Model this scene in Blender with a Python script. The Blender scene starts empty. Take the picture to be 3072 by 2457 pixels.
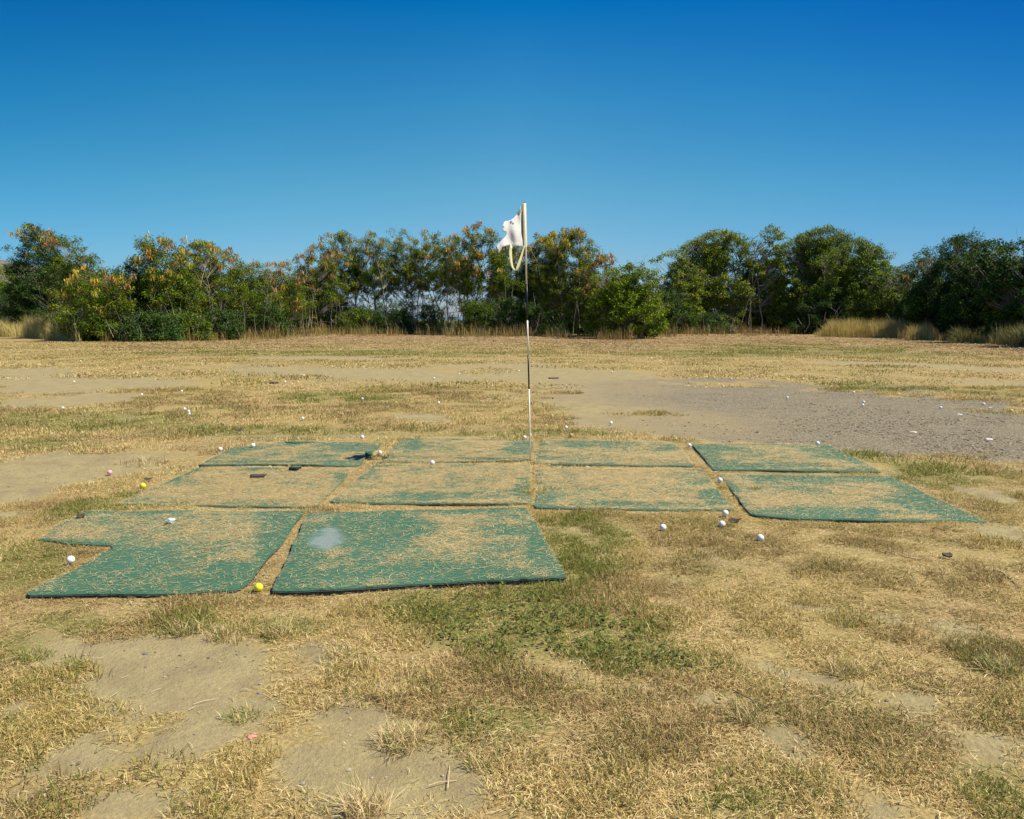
import bpy, math, random
import numpy as np
from mathutils import Vector
from mathutils.geometry import delaunay_2d_cdt

random.seed(11)
RNG = np.random.default_rng(11)
scene = bpy.context.scene
COL = scene.collection
PI = math.pi

# ------------------------------------------------------------------ camera maths
F = 2300.0; YH = 953.0; CH = 1.35; W0 = 3072; H0 = 2457
PITCH = math.atan((H0 / 2 - YH) / F)
CP, SP = math.cos(PITCH), math.sin(PITCH)

def gp(px, py, z=0.0):
    """ground point seen at a photo pixel"""
    u = px - W0 / 2; v = py - H0 / 2
    t = (CH - z) / (v * CP + F * SP)
    return (u * t, (F * CP - v * SP) * t)

def zat(py, Y):
    v = py - H0 / 2
    return CH - (v * CP + F * SP) / (F * CP - v * SP) * Y

def xat(px, Y, z):
    # x for a point at depth Y, height z that projects to px
    d = Y * CP + (CH - z) * SP
    return (px - W0 / 2) * d / F

def proj(X, Y, Z=0.0):
    d = Y * CP + (CH - Z) * SP
    d = np.maximum(d, 0.05)
    v = (-Y * SP + (CH - Z) * CP) / d * F
    u = X / d * F
    return u + W0 / 2, v + H0 / 2

# ------------------------------------------------------------------ noise
def _h(ix, iy, s):
    n = (ix.astype(np.int64) * 374761393 + iy.astype(np.int64) * 668265263 + s * 1442695041) & 0xffffffff
    n = ((n ^ (n >> 13)) * 1274126177) & 0xffffffff
    return ((n ^ (n >> 16)) & 0xffff) / 65535.0

def vnoise(x, y, s=0):
    x = np.asarray(x, float); y = np.asarray(y, float)
    ix = np.floor(x); iy = np.floor(y); fx = x - ix; fy = y - iy
    fx = fx * fx * (3 - 2 * fx); fy = fy * fy * (3 - 2 * fy)
    a = _h(ix, iy, s); b = _h(ix + 1, iy, s); c = _h(ix, iy + 1, s); d = _h(ix + 1, iy + 1, s)
    return (a * (1 - fx) + b * fx) * (1 - fy) + (c * (1 - fx) + d * fx) * fy

def fbm(x, y, sc=1.0, s=0, o=4):
    r = 0; a = 0.5; t = 0
    for i in range(o):
        r = r + a * vnoise(np.asarray(x) * sc + 17.3 * i, np.asarray(y) * sc - 9.1 * i, s + i); t += a; a *= 0.5; sc *= 2.03
    return r / t

def sstep(a, b, x):
    t = np.clip((x - a) / (b - a), 0, 1); return t * t * (3 - 2 * t)

# ------------------------------------------------------------------ ground cover masks
def ell(px, py, L, warp=0.0):
    m = np.zeros_like(px)
    for (cx, cy, rx, ry, rot) in L:
        c, s = math.cos(math.radians(rot)), math.sin(math.radians(rot))
        dx, dy = px - cx, py - cy
        a = (dx * c + dy * s) / rx; b = (-dx * s + dy * c) / ry
        m = np.maximum(m, 1.0 - np.sqrt(a * a + b * b))
    return m

DIRT = [(520, 2010, 260, 115, -4), (380, 2085, 170, 70, 0), (640, 2200, 240, 75, -22), (240, 2270, 150, 65, -10),
        (200, 1965, 120, 36, -8), (420, 2410, 260, 55, -8), (60, 2400, 110, 30, 0), (60, 2130, 50, 40, 0),
        (1090, 2165, 150, 70, 10), (1180, 2345, 260, 150, 0), (930, 2300, 120, 80, 0), (960, 1960, 90, 30, 0),
        (2330, 2010, 130, 26, 8), (2490, 2052, 80, 26, 10), (2130, 2092, 130, 26, 8), (2350, 2230, 130, 60, 20),
        (2755, 2095, 60, 40, 0), (2990, 2230, 120, 46, 0), (2880, 1890, 110, 26, 8), (2620, 2440, 140, 36, 0),
        (1700, 2030, 90, 24, 5), (1920, 2070, 120, 24, 5), (2420, 1815, 120, 16, 5), (2650, 1850, 90, 14, 5),
        (180, 1398, 330, 48, -4), (40, 1465, 190, 48, -10), (0, 1540, 90, 14, 0),
        (260, 1152, 360, 22, 0), (220, 1202, 260, 20, -3), (60, 1120, 200, 20, 0), (150, 1172, 240, 12, 0), (1100, 1122, 520, 20, 2),
        (1750, 1135, 360, 34, 3), (1480, 1098, 200, 10, 0), (980, 1075, 260, 6, 0),
        (2900, 1104, 360, 9, 3), (2650, 1093, 260, 6, 2), (3000, 1150, 200, 8, 2), (1250, 1250, 120, 14, 0),
        (2960, 1490, 110, 22, 10), (3010, 1600, 120, 30, 10), (1800, 1215, 190, 40, 5)]
GRAV = [(2480, 1235, 900, 90, 3), (2900, 1290, 620, 100, 3), (2000, 1195, 420, 55, 4), (2000, 1280, 330, 45, 3), (2300, 1310, 420, 30, 3)]
GREEN = [(1600, 1880, 520, 120, 3), (1850, 1960, 330, 80, 5), (1380, 1830, 300, 70, 0), (1750, 1600, 190, 75, 0), (1700, 1700, 200, 80, 0),
         (925, 1190, 140, 22, 0), (1100, 1195, 160, 16, 0), (250, 1265, 420, 34, 0), (760, 1295, 420, 26, 0), (120, 1330, 220, 20, 0),
         (2650, 1163, 230, 14, 2), (2930, 1178, 260, 10, 3), (2150, 1062, 330, 14, 0), (2500, 1052, 420, 18, 2),
         (2790, 1420, 200, 40, 10), (2650, 1380, 160, 24, 10), (60, 1950, 150, 60, 0), (230, 1870, 140, 34, 0), (560, 1880, 110, 30, 0), (840, 1880, 130, 30, 0),
         (100, 1700, 170, 90, 0), (280, 1530, 170, 40, -10), (430, 1490, 100, 20, 0), (2950, 2000, 110, 40, 0),
         (1500, 2180, 230, 80, 0), (3000, 2380, 160, 90, 0), (2200, 2400, 260, 60, 0), (1600, 1300, 500, 16, 0), (1000, 1060, 800, 12, 0)]

DIRT = [(a, b, c * 1.22, d_ * 1.22, e) if i < 12 else (a, b, c, d_, e) for i, (a, b, c, d_, e) in enumerate(DIRT)]

def masks(X, Y):
    px, py = proj(X, Y)
    X = np.asarray(X); Y = np.asarray(Y)
    n1 = fbm(X, Y, 0.9, 3, 4) - 0.5
    n2 = fbm(X, Y, 3.5, 9, 3) - 0.5
    n3 = fbm(X, Y, 0.16, 21, 4) - 0.5
    warp = np.clip(Y / 9.0, 0.25, 1.0)
    infr = sstep(-400, -50, px) * sstep(3500, 3120, px) * sstep(2700, 2480, py)
    d = ell(px, py, DIRT)
    dirt = sstep(-0.04, 0.14, d * 1.15 + n1 * 0.55 + n2 * 0.75 - 0.06)
    dirt = dirt * (d > 0.0001) + sstep(0.13, 0.25, n1 * 0.7 + n2 * 0.75) * 0.55 * (d <= 0.0001)
    g = ell(px, py, GRAV)
    grav = sstep(-0.02, 0.22, g + n1 * 0.85 + n2 * 0.6 - 0.05) * (g > 0)
    bare_out = sstep(0.03, 0.12, n3)
    dirt = dirt * infr + bare_out * (1 - infr) * 0.8
    gr = ell(px, py, GREEN)
    green = sstep(0.0, 0.42, gr + n2 * 0.9 + n1 * 0.3 - 0.02) * (gr > 0)
    green = np.maximum(green, sstep(0.10, 0.32, n2 * 1.2 + n1 * 0.3) * 0.30)
    yb = np.interp(px, BX, BY)
    lit = sstep(64, 20, py - yb + n1 * 34) * (Y > 15)
    left = sstep(900, 300, px)
    lit = lit * (1 - 0.75 * left)
    grav = grav * (1 - lit)
    dirt = dirt * (1 - lit)
    return dirt, grav, green, lit

BX = [-400, 0, 250, 450, 700, 1000, 1250, 1450, 1600, 1750, 1900, 2050, 2450, 2700, 2900, 3072, 3400]
BY = [1003, 1003, 1020, 1024, 1015, 1003, 1002, 1008, 1004, 1014, 1015, 1003, 1003, 1010, 1022, 1035, 1060]

# ------------------------------------------------------------------ mesh helpers
def mesh_np(name, verts, tris=None, quads=None, smooth=False):
    me = bpy.data.meshes.new(name)
    verts = np.asarray(verts, np.float32).reshape(-1, 3)
    parts = []
    if quads is not None and len(quads): parts.append(np.asarray(quads, np.int32).reshape(-1, 4))
    if tris is not None and len(tris): parts.append(np.asarray(tris, np.int32).reshape(-1, 3))
    nl = sum(p.size for p in parts); nf = sum(len(p) for p in parts)
    me.vertices.add(len(verts)); me.vertices.foreach_set('co', verts.ravel())
    me.loops.add(nl); me.polygons.add(nf)
    me.loops.foreach_set('vertex_index', np.concatenate([p.ravel() for p in parts]).astype(np.int32))
    tot = np.concatenate([np.full(len(p), p.shape[1], np.int32) for p in parts])
    st = np.concatenate([[0], np.cumsum(tot)[:-1]]).astype(np.int32)
    me.polygons.foreach_set('loop_start', st)
    try: me.polygons.foreach_set('loop_total', tot)
    except Exception: pass
    me.polygons.foreach_set('use_smooth', np.full(nf, smooth, bool))
    me.update(calc_edges=True); me.validate()
    return me

def vcol(me, name, arr):
    a = me.attributes.new(name, 'FLOAT_COLOR', 'POINT')
    arr = np.asarray(arr, np.float32)
    if arr.shape[1] == 3: arr = np.hstack([arr, np.ones((len(arr), 1), np.float32)])
    a.data.foreach_set('color', np.ascontiguousarray(arr, np.float32).ravel())

def vfloat(me, name, arr):
    a = me.attributes.new(name, 'FLOAT', 'POINT')
    a.data.foreach_set('value', np.asarray(arr, np.float32))

def link(name, me, mat=None, parent=None, loc=None):
    o = bpy.data.objects.new(name, me); COL.objects.link(o)
    if mat is not None and me is not None: me.materials.append(mat)
    if parent is not None: o.parent = parent
    if loc is not None: o.location = loc
    return o

def tag(o, label=None, cat=None, group=None, kind=None):
    if label: o['label'] = label
    if cat: o['category'] = cat
    if group: o['group'] = group
    if kind: o['kind'] = kind
    return o

def empty(name, loc, label, cat, group=None):
    o = bpy.data.objects.new(name, None); COL.objects.link(o); o.location = loc
    o.empty_display_size = 0.1
    return tag(o, label, cat, group)

# ------------------------------------------------------------------ material helpers
def newmat(name):
    m = bpy.data.materials.new(name); m.use_nodes = True
    nt = m.node_tree; nt.nodes.clear()
    return m, nt, nt.nodes, nt.links

def N(ns, t, **kw):
    n = ns.new(t)
    for k, v in kw.items():
        if k in n.inputs.keys(): n.inputs[k].default_value = v
        else: setattr(n, k, v)
    return n

def mixc(ns, ls, fac, a, b, mode='MIX'):
    n = ns.new('ShaderNodeMix'); n.data_type = 'RGBA'; n.blend_type = mode; n.clamp_factor = True
    for i, v in ((0, fac), (6, a), (7, b)):
        if hasattr(v, 'is_linked') or isinstance(v, bpy.types.NodeSocket): ls.new(v, n.inputs[i])
        else:
            n.inputs[i].default_value = v if i == 0 else (*v, 1)
    return n.outputs[2]

def mth(ns, ls, op, a, b=0.0, clamp=False, c=None):
    n = ns.new('ShaderNodeMath'); n.operation = op; n.use_clamp = clamp
    L = [(0, a), (1, b)] + ([(2, c)] if c is not None else [])
    for i, v in L:
        if isinstance(v, bpy.types.NodeSocket): ls.new(v, n.inputs[i])
        else: n.inputs[i].default_value = v
    return n.outputs[0]

def ramp(ns, ls, fac, stops):
    n = ns.new('ShaderNodeValToRGB'); e = n.color_ramp.elements
    while len(e) > 1: e.remove(e[-1])
    e[0].position = stops[0][0]; e[0].color = (*stops[0][1], 1)
    for p, c in stops[1:]:
        x = e.new(p); x.color = (*c, 1)
    ls.new(fac, n.inputs[0]); return n.outputs[0]

def noise(ns, ls, vec, scale, detail=4, rough=0.55):
    n = N(ns, 'ShaderNodeTexNoise', Scale=scale, Detail=detail, Roughness=rough)
    ls.new(vec, n.inputs['Vector']); return n.outputs['Fac']

def mapping(ns, ls, vec, scale=(1, 1, 1), rot=(0, 0, 0)):
    n = ns.new('ShaderNodeMapping'); n.inputs['Scale'].default_value = scale; n.inputs['Rotation'].default_value = rot
    ls.new(vec, n.inputs['Vector']); return n.outputs[0]

def leafmat(name, rough=0.55, trans=0.35, spec=0.3):
    """leaf / blade material reading its albedo from the 'col' attribute"""
    m, nt, ns, ls = newmat(name)
    a = N(ns, 'ShaderNodeAttribute', attribute_name='col')
    p = N(ns, 'ShaderNodeBsdfPrincipled', Roughness=rough)
    p.inputs['Specular IOR Level'].default_value = spec
    ls.new(a.outputs['Color'], p.inputs['Base Color'])
    t = ns.new('ShaderNodeBsdfTranslucent'); ls.new(a.outputs['Color'], t.inputs['Color'])
    mx = N(ns, 'ShaderNodeMixShader'); mx.inputs[0].default_value = trans
    ls.new(p.outputs[0], mx.inputs[1]); ls.new(t.outputs[0], mx.inputs[2])
    o = ns.new('ShaderNodeOutputMaterial'); ls.new(mx.outputs[0], o.inputs[0])
    return m

def simple(name, color, rough=0.6, bump=0.0, bscale=60, var=0.0, spec=0.4, metal=0.0):
    m, nt, ns, ls = newmat(name)
    p = N(ns, 'ShaderNodeBsdfPrincipled', Roughness=rough, Metallic=metal)
    p.inputs['Specular IOR Level'].default_value = spec
    tc = ns.new('ShaderNodeTexCoord')
    f = noise(ns, ls, tc.outputs['Object'], bscale, 5)
    c2 = tuple(max(0, c * (1 - var)) for c in color); c1 = tuple(min(1, c * (1 + var)) for c in color)
    ls.new(ramp(ns, ls, f, [(0.3, c2), (0.7, c1)]), p.inputs['Base Color'])
    if bump:
        b = N(ns, 'ShaderNodeBump', Strength=bump, Distance=0.01); ls.new(f, b.inputs['Height']); ls.new(b.outputs[0], p.inputs['Normal'])
    o = ns.new('ShaderNodeOutputMaterial'); ls.new(p.outputs[0], o.inputs[0])
    return m

# ------------------------------------------------------------------ materials
def ground_mat():
    m, nt, ns, ls = newmat('dry_field_ground')
    tc = ns.new('ShaderNodeTexCoord'); V = tc.outputs['Object']
    a = N(ns, 'ShaderNodeAttribute', attribute_name='mask')
    sep = ns.new('ShaderNodeSeparateColor'); ls.new(a.outputs['Color'], sep.inputs[0])
    dirt, grav, green, lit = sep.outputs[0], sep.outputs[1], sep.outputs[2], a.outputs['Alpha']
    nf = noise(ns, ls, V, 70, 5, 0.7)
    nm = noise(ns, ls, V, 9, 5, 0.6)
    nl = noise(ns, ls, V, 1.1, 5, 0.6)
    nx = noise(ns, ls, mapping(ns, ls, V, (0.5, 1.6, 1)), 2.4, 6, 0.7)
    # thatch between the blades
    th = ramp(ns, ls, nf, [(0.36, (0.10, 0.068, 0.036)), (0.50, (0.29, 0.205, 0.105)), (0.62, (0.52, 0.39, 0.19))])
    th = mixc(ns, ls, mth(ns, ls, 'MULTIPLY', nx, 0.75), th, (0.33, 0.24, 0.09))
    th = mixc(ns, ls, mth(ns, ls, 'SUBTRACT', mth(ns, ls, 'MULTIPLY', nl, 1.6), 0.62, True), th, (0.38, 0.33, 0.12))
    gfac = mth(ns, ls, 'MULTIPLY', green, mth(ns, ls, 'MULTIPLY', nm, 1.15), True)
    th = mixc(ns, ls, gfac, th, (0.15, 0.16, 0.04))
    # bare earth
    de = ramp(ns, ls, nf, [(0.28, (0.25, 0.205, 0.10)), (0.5, (0.33, 0.28, 0.138)), (0.72, (0.41, 0.35, 0.185))])
    de = mixc(ns, ls, mth(ns, ls, 'SUBTRACT', mth(ns, ls, 'MULTIPLY', nl, 1.5), 0.55, True), de, (0.295, 0.235, 0.135))
    nd = noise(ns, ls, V, 4.5, 6, 0.65)
    de = mixc(ns, ls, mth(ns, ls, 'MULTIPLY', mth(ns, ls, 'SUBTRACT', nd, 0.42), 3.0, True), de, (0.225, 0.18, 0.10))
    v = N(ns, 'ShaderNodeTexVoronoi', Scale=55.0); ls.new(V, v.inputs['Vector'])
    peb = mth(ns, ls, 'LESS_THAN', v.outputs['Distance'], 0.13)
    pc = N(ns, 'ShaderNodeSeparateColor'); ls.new(v.outputs['Color'], pc.inputs[0])
    peb = mth(ns, ls, 'MULTIPLY', peb, mth(ns, ls, 'GREATER_THAN', pc.outputs[0], 0.72))
    de = mixc(ns, ls, mth(ns, ls, 'MULTIPLY', peb, 0.8), de, ramp(ns, ls, pc.outputs[1], [(0.3, (0.13, 0.13, 0.13)), (0.8, (0.45, 0.42, 0.36))]))
    # gravel
    v2 = N(ns, 'ShaderNodeTexVoronoi', Scale=75.0); ls.new(V, v2.inputs['Vector'])
    s2 = ns.new('ShaderNodeSeparateColor'); ls.new(v2.outputs['Color'], s2.inputs[0])
    gx2 = N(ns, 'ShaderNodeAttribute', attribute_name='grit')
    gc = ramp(ns, ls, s2.outputs[0], [(0.1, (0.04, 0.040, 0.037)), (0.4, (0.088, 0.088, 0.078)), (0.8, (0.15, 0.147, 0.126)), (0.97, (0.46, 0.44, 0.37))])
    gc = mixc(ns, ls, mth(ns, ls, 'SUBTRACT', mth(ns, ls, 'MULTIPLY', nx, 2.2), 0.85, True), gc, (0.34, 0.27, 0.16))
    gfade = mth(ns, ls, 'ADD', mth(ns, ls, 'MULTIPLY', nm, 0.5), mth(ns, ls, 'SUBTRACT', grav, 0.25), True)
    # litter
    v3 = N(ns, 'ShaderNodeTexVoronoi', Scale=7.0); ls.new(mapping(ns, ls, V, (1, 0.6, 1)), v3.inputs['Vector'])
    s3 = ns.new('ShaderNodeSeparateColor'); ls.new(v3.outputs['Color'], s3.inputs[0])
    lc = ramp(ns, ls, s3.outputs[0], [(0.1, (0.10, 0.062, 0.03)), (0.45, (0.21, 0.14, 0.065)), (0.8, (0.33, 0.225, 0.11)), (0.97, (0.50, 0.38, 0.22))])
    c = mixc(ns, ls, mth(ns, ls, 'ADD', dirt, mth(ns, ls, 'MULTIPLY', mth(ns, ls, 'SUBTRACT', nm, 0.5), 0.5), True), th, de)
    gk = mth(ns, ls, 'MULTIPLY', gx2.outputs['Fac'], mth(ns, ls, 'MULTIPLY_ADD', nx, 1.6, c=-0.05), True)
    track = mixc(ns, ls, gk, mixc(ns, ls, 0.35, de, (0.33, 0.26, 0.155)), gc)
    c = mixc(ns, ls, mth(ns, ls, 'MULTIPLY', grav, mth(ns, ls, 'MULTIPLY_ADD', nm, 0.9, c=0.6), True), c, track)
    c = mixc(ns, ls, mth(ns, ls, 'MULTIPLY', lit, 0.85), c, lc)
    p = N(ns, 'ShaderNodeBsdfPrincipled', Roughness=0.95)
    p.inputs['Specular IOR Level'].default_value = 0.12
    ls.new(c, p.inputs['Base Color'])
    bh = mth(ns, ls, 'ADD', mth(ns, ls, 'MULTIPLY', nf, 0.5), mth(ns, ls, 'MULTIPLY', v2.outputs['Distance'], mth(ns, ls, 'MULTIPLY', grav, 0.8)))
    bh = mth(ns, ls, 'ADD', bh, mth(ns, ls, 'MULTIPLY', noise(ns, ls, V, 14, 6, 0.7), 1.6))
    b = N(ns, 'ShaderNodeBump', Strength=0.6, Distance=0.022); ls.new(bh, b.inputs['Height']); ls.new(b.outputs[0], p.inputs['Normal'])
    o = ns.new('ShaderNodeOutputMaterial'); ls.new(p.outputs[0], o.inputs[0])
    return m

def blade_mat():
    m, nt, ns, ls = newmat('grass_blades')
    bc = N(ns, 'ShaderNodeAttribute', attribute_name='bc')
    s = ns.new('ShaderNodeSeparateColor'); ls.new(bc.outputs['Color'], s.inputs[0])
    g = N(ns, 'ShaderNodeAttribute', attribute_name='grn'); g.attribute_type = 'INSTANCER'
    w = N(ns, 'ShaderNodeAttribute', attribute_name='warm'); w.attribute_type = 'INSTANCER'
    straw = ramp(ns, ls, s.outputs[0], [(0.0, (0.17, 0.11, 0.04)), (0.3, (0.54, 0.39, 0.15)), (0.65, (0.82, 0.64, 0.28)), (1.0, (0.94, 0.80, 0.44))])
    gold = ramp(ns, ls, s.outputs[0], [(0.0, (0.22, 0.15, 0.03)), (0.5, (0.58, 0.43, 0.14)), (1.0, (0.74, 0.62, 0.27))])
    straw = mixc(ns, ls, w.outputs['Fac'], straw, gold)
    br = N(ns, 'ShaderNodeAttribute', attribute_name='brn'); br.attribute_type = 'INSTANCER'
    straw = mixc(ns, ls, mth(ns, ls, 'MULTIPLY', br.outputs['Fac'], 0.75), straw, ramp(ns, ls, s.outputs[0], [(0.0, (0.10, 0.06, 0.025)), (0.6, (0.40, 0.27, 0.11)), (1.0, (0.70, 0.53, 0.27))]))
    grc = ramp(ns, ls, s.outputs[2], [(0.0, (0.065, 0.10, 0.014)), (0.45, (0.18, 0.22, 0.03)), (1.0, (0.40, 0.39, 0.09))])
    isg = mth(ns, ls, 'LESS_THAN', s.outputs[1], g.outputs['Fac'])
    c = mixc(ns, ls, isg, straw, grc)
    p = N(ns, 'ShaderNodeBsdfPrincipled', Roughness=0.6); p.inputs['Specular IOR Level'].default_value = 0.3
    ls.new(c, p.inputs['Base Color'])
    t = ns.new('ShaderNodeBsdfTranslucent'); ls.new(c, t.inputs['Color'])
    mx = ns.new('ShaderNodeMixShader'); mx.inputs[0].default_value = 0.3
    ls.new(p.outputs[0], mx.inputs[1]); ls.new(t.outputs[0], mx.inputs[2])
    o = ns.new('ShaderNodeOutputMaterial'); ls.new(mx.outputs[0], o.inputs[0])
    return m

def turf_mat():
    m, nt, ns, ls = newmat('worn_green_turf')
    tc = ns.new('ShaderNodeTexCoord'); V = tc.outputs['Object']
    a = N(ns, 'ShaderNodeAttribute', attribute_name='cov')
    s = ns.new('ShaderNodeSeparateColor'); ls.new(a.outputs['Color'], s.inputs[0])
    cov, worn, sheen = s.outputs[0], s.outputs[1], s.outputs[2]
    nf = noise(ns, ls, V, 160, 4, 0.7)
    nst = noise(ns, ls, mapping(ns, ls, V, (80, 290, 1), (0, 0, 0.12)), 1.0, 5, 0.65)
    nst2 = noise(ns, ls, mapping(ns, ls, V, (95, 240, 1), (0, 0, -0.5)), 1.0, 5, 0.65)
    nm = noise(ns, ls, V, 6, 5, 0.6)
    green = ramp(ns, ls, nf, [(0.3, (0.008, 0.058, 0.032)), (0.55, (0.020, 0.115, 0.062)), (0.75, (0.055, 0.20, 0.115))])
    green = mixc(ns, ls, mth(ns, ls, 'MULTIPLY', sheen, 0.15), green, (0.08, 0.20, 0.14))
    green = mixc(ns, ls, mth(ns, ls, 'MULTIPLY', cov, 0.46), green, (0.22, 0.24, 0.12))
    st = mth(ns, ls, 'MAXIMUM', nst, nst2)
    thr = mth(ns, ls, 'SUBTRACT', 0.745, mth(ns, ls, 'MULTIPLY', cov, 0.20))
    f = mth(ns, ls, 'MULTIPLY', mth(ns, ls, 'SUBTRACT', mth(ns, ls, 'ADD', st, mth(ns, ls, 'MULTIPLY', mth(ns, ls, 'SUBTRACT', nm, 0.5), 0.16)), thr), 8.0, True)
    strawc = ramp(ns, ls, nf, [(0.3, (0.46, 0.33, 0.12)), (0.6, (0.74, 0.57, 0.27)), (0.8, (0.86, 0.70, 0.38))])
    c = mixc(ns, ls, mth(ns, ls, 'MULTIPLY', f, 0.8), green, strawc)
    c = mixc(ns, ls, mth(ns, ls, 'MULTIPLY', worn, mth(ns, ls, 'MULTIPLY_ADD', nst, 2.4, c=-0.55), True), c, (0.30, 0.335, 0.33))
    p = N(ns, 'ShaderNodeBsdfPrincipled', Roughness=0.75); p.inputs['Specular IOR Level'].default_value = 0.25
    p.inputs['Sheen Weight'].default_value = 0.08; p.inputs['Sheen Roughness'].default_value = 0.5
    ls.new(c, p.inputs['Base Color'])
    b = N(ns, 'ShaderNodeBump', Strength=0.6, Distance=0.006); ls.new(mth(ns, ls, 'ADD', nf, f), b.inputs['Height']); ls.new(b.outputs[0], p.inputs['Normal'])
    o = ns.new('ShaderNodeOutputMaterial'); ls.new(p.outputs[0], o.inputs[0])
    return m

M_GROUND = ground_mat(); M_BLADE = blade_mat(); M_TURF = turf_mat()
M_LEAF = leafmat('foliage', 0.6, 0.26, 0.12)
M_STRAW = leafmat('straw', 0.6, 0.2, 0.3)
M_POD = leafmat('seed_pod', 0.6, 0.3, 0.3)
M_BARK = simple('pale_bark', (0.31, 0.275, 0.22), 0.9, 0.5, 9, 0.4, 0.2)
M_RUBBER = simple('black_rubber', (0.018, 0.018, 0.02), 0.7, 0.4, 60, 0.4)
M_RUBTRIM = simple('grey_mat_edge', (0.22, 0.24, 0.25), 0.6, 0.2, 60, 0.3)
M_POLE = simple('cream_pole_paint', (0.82, 0.74, 0.60), 0.4, 0.05, 20, 0.1)
M_POLEK = simple('black_pole_paint', (0.012, 0.012, 0.014), 0.4, 0.05, 20, 0.1)
M_SCRAP = simple('dark_rubber_scrap', (0.06, 0.052, 0.04), 0.9, 0.5, 40, 0.4)
M_BALLMATS = {
    'white': simple('white_ball', (0.80, 0.80, 0.80), 0.35, 0, 40, 0.06, 0.5),
    'yellow': simple('yellow_ball', (0.80, 0.74, 0.03), 0.35, 0, 40, 0.06, 0.5),
    'pink': simple('pink_ball', (0.80, 0.36, 0.42), 0.35, 0, 40, 0.06, 0.5),
    'brown': simple('dirty_ball', (0.42, 0.30, 0.15), 0.6, 0.1, 40, 0.3, 0.4)}

# ------------------------------------------------------------------ ground sheet
def axis(lo, fine0, fine1, hi, st, gr):
    a = list(np.arange(fine0, fine1 + 1e-6, st)); s = st; x = a[-1]
    while x < hi: s *= gr; x += s; a.append(x)
    s = st; x = a[0]; pre = []
    while x > lo: s *= gr; x -= s; pre.append(x)
    return np.array(pre[::-1] + a)

def relief(X, Y):
    near = (fbm(X, Y, 1.7, 40, 3) - 0.5) * 0.035 + (fbm(X, Y, 9.0, 44, 2) - 0.5) * 0.010
    fade = sstep(14, 30, Y)
    return near * (1 - fade) + fade * (fbm(X, Y, 0.12, 50, 3) - 0.5) * 0.12 * sstep(20, 45, Y) * sstep(200, 80, Y)

xs = axis(-3500, -6.6, 6.6, 3500, 0.06, 1.035); ys = axis(-40, 1.2, 12.0, 3200, 0.06, 1.03)
GX, GY = np.meshgrid(xs, ys); gx = GX.ravel(); gy = GY.ravel()
nx_, ny_ = len(xs), len(ys)
idx = np.arange(nx_ * ny_).reshape(ny_, nx_)
q = np.stack([idx[:-1, :-1], idx[:-1, 1:], idx[1:, 1:], idx[1:, :-1]], -1).reshape(-1, 4)
gz = relief(gx, gy)
d, g, gr, lt = masks(gx, gy)
gme = mesh_np('ground', np.stack([gx, gy, gz], 1), quads=q, smooth=True)
vcol(gme, 'mask', np.stack([d, g, gr, lt], 1))
gpx, gpy = proj(gx, gy)
vfloat(gme, 'grit', np.clip(sstep(1700, 2450, gpx + (fbm(gx, gy, .5, 33, 3) - .5) * 700) + 0.55 * np.clip(ell(gpx, gpy, [(2080, 1205, 420, 36, 3)]), 0, 1) * 1.5, 0, 1))
tag(link('ground', gme, M_GROUND), kind='structure')

# sea beyond the field
sm, snt, sns, sls = newmat('sea_water')
sp = N(sns, 'ShaderNodeBsdfPrincipled', Roughness=0.35); sp.inputs['Base Color'].default_value = (0.06, 0.20, 0.32, 1)
so = sns.new('ShaderNodeOutputMaterial'); sls.new(sp.outputs[0], so.inputs[0])
me = mesh_np('sea', [(-3400, 430, 0.05), (3400, 430, 0.05), (3400, 3150, 0.05), (-3400, 3150, 0.05)], quads=[(0, 1, 2, 3)])
tag(link('sea', me, sm), kind='structure')

# hill at far left
hx = np.linspace(-260, -60, 80); hy = np.linspace(120, 300, 60)
HX, HY = np.meshgrid(hx, hy); a = HX.ravel(); b = HY.ravel()
ridge = np.interp(a, [-260, -200, -150, -125, -110, -95, -80, -60], [24, 22, 18.5, 15.5, 13.5, 10, 5, -0.5])
prof = np.sin(np.clip((b - 120) / 180, 0, 1) * PI) ** 0.7
hz = ridge * prof * (0.85 + 0.3 * fbm(a, b, 0.03, 5)) + (fbm(a, b, 0.25, 6) - 0.5) * 2.4 - 0.8
hi = np.arange(80 * 60).reshape(60, 80)
hq = np.stack([hi[:-1, :-1], hi[:-1, 1:], hi[1:, 1:], hi[1:, :-1]], -1).reshape(-1, 4)
hm, hnt, hns, hls = newmat('scrub_hillside')
htc = hns.new('ShaderNodeTexCoord')
hn = noise(hns, hls, htc.outputs['Object'], 0.35, 8, 0.75)
hp = N(hns, 'ShaderNodeBsdfPrincipled', Roughness=1.0)
hls.new(ramp(hns, hls, hn, [(0.38, (0.05, 0.065, 0.035)), (0.48, (0.13, 0.13, 0.08)), (0.58, (0.24, 0.21, 0.15)), (0.7, (0.30, 0.27, 0.21))]), hp.inputs['Base Color'])
hb = N(hns, 'ShaderNodeBump', Strength=1.0, Distance=1.5); hls.new(hn, hb.inputs['Height']); hls.new(hb.outputs[0], hp.inputs['Normal'])
hls.new(hp.outputs[0], hns.new('ShaderNodeOutputMaterial').inputs[0])
tag(link('hills', mesh_np('hills', np.stack([a, b, hz], 1), quads=hq, smooth=True), hm), kind='structure')

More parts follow.
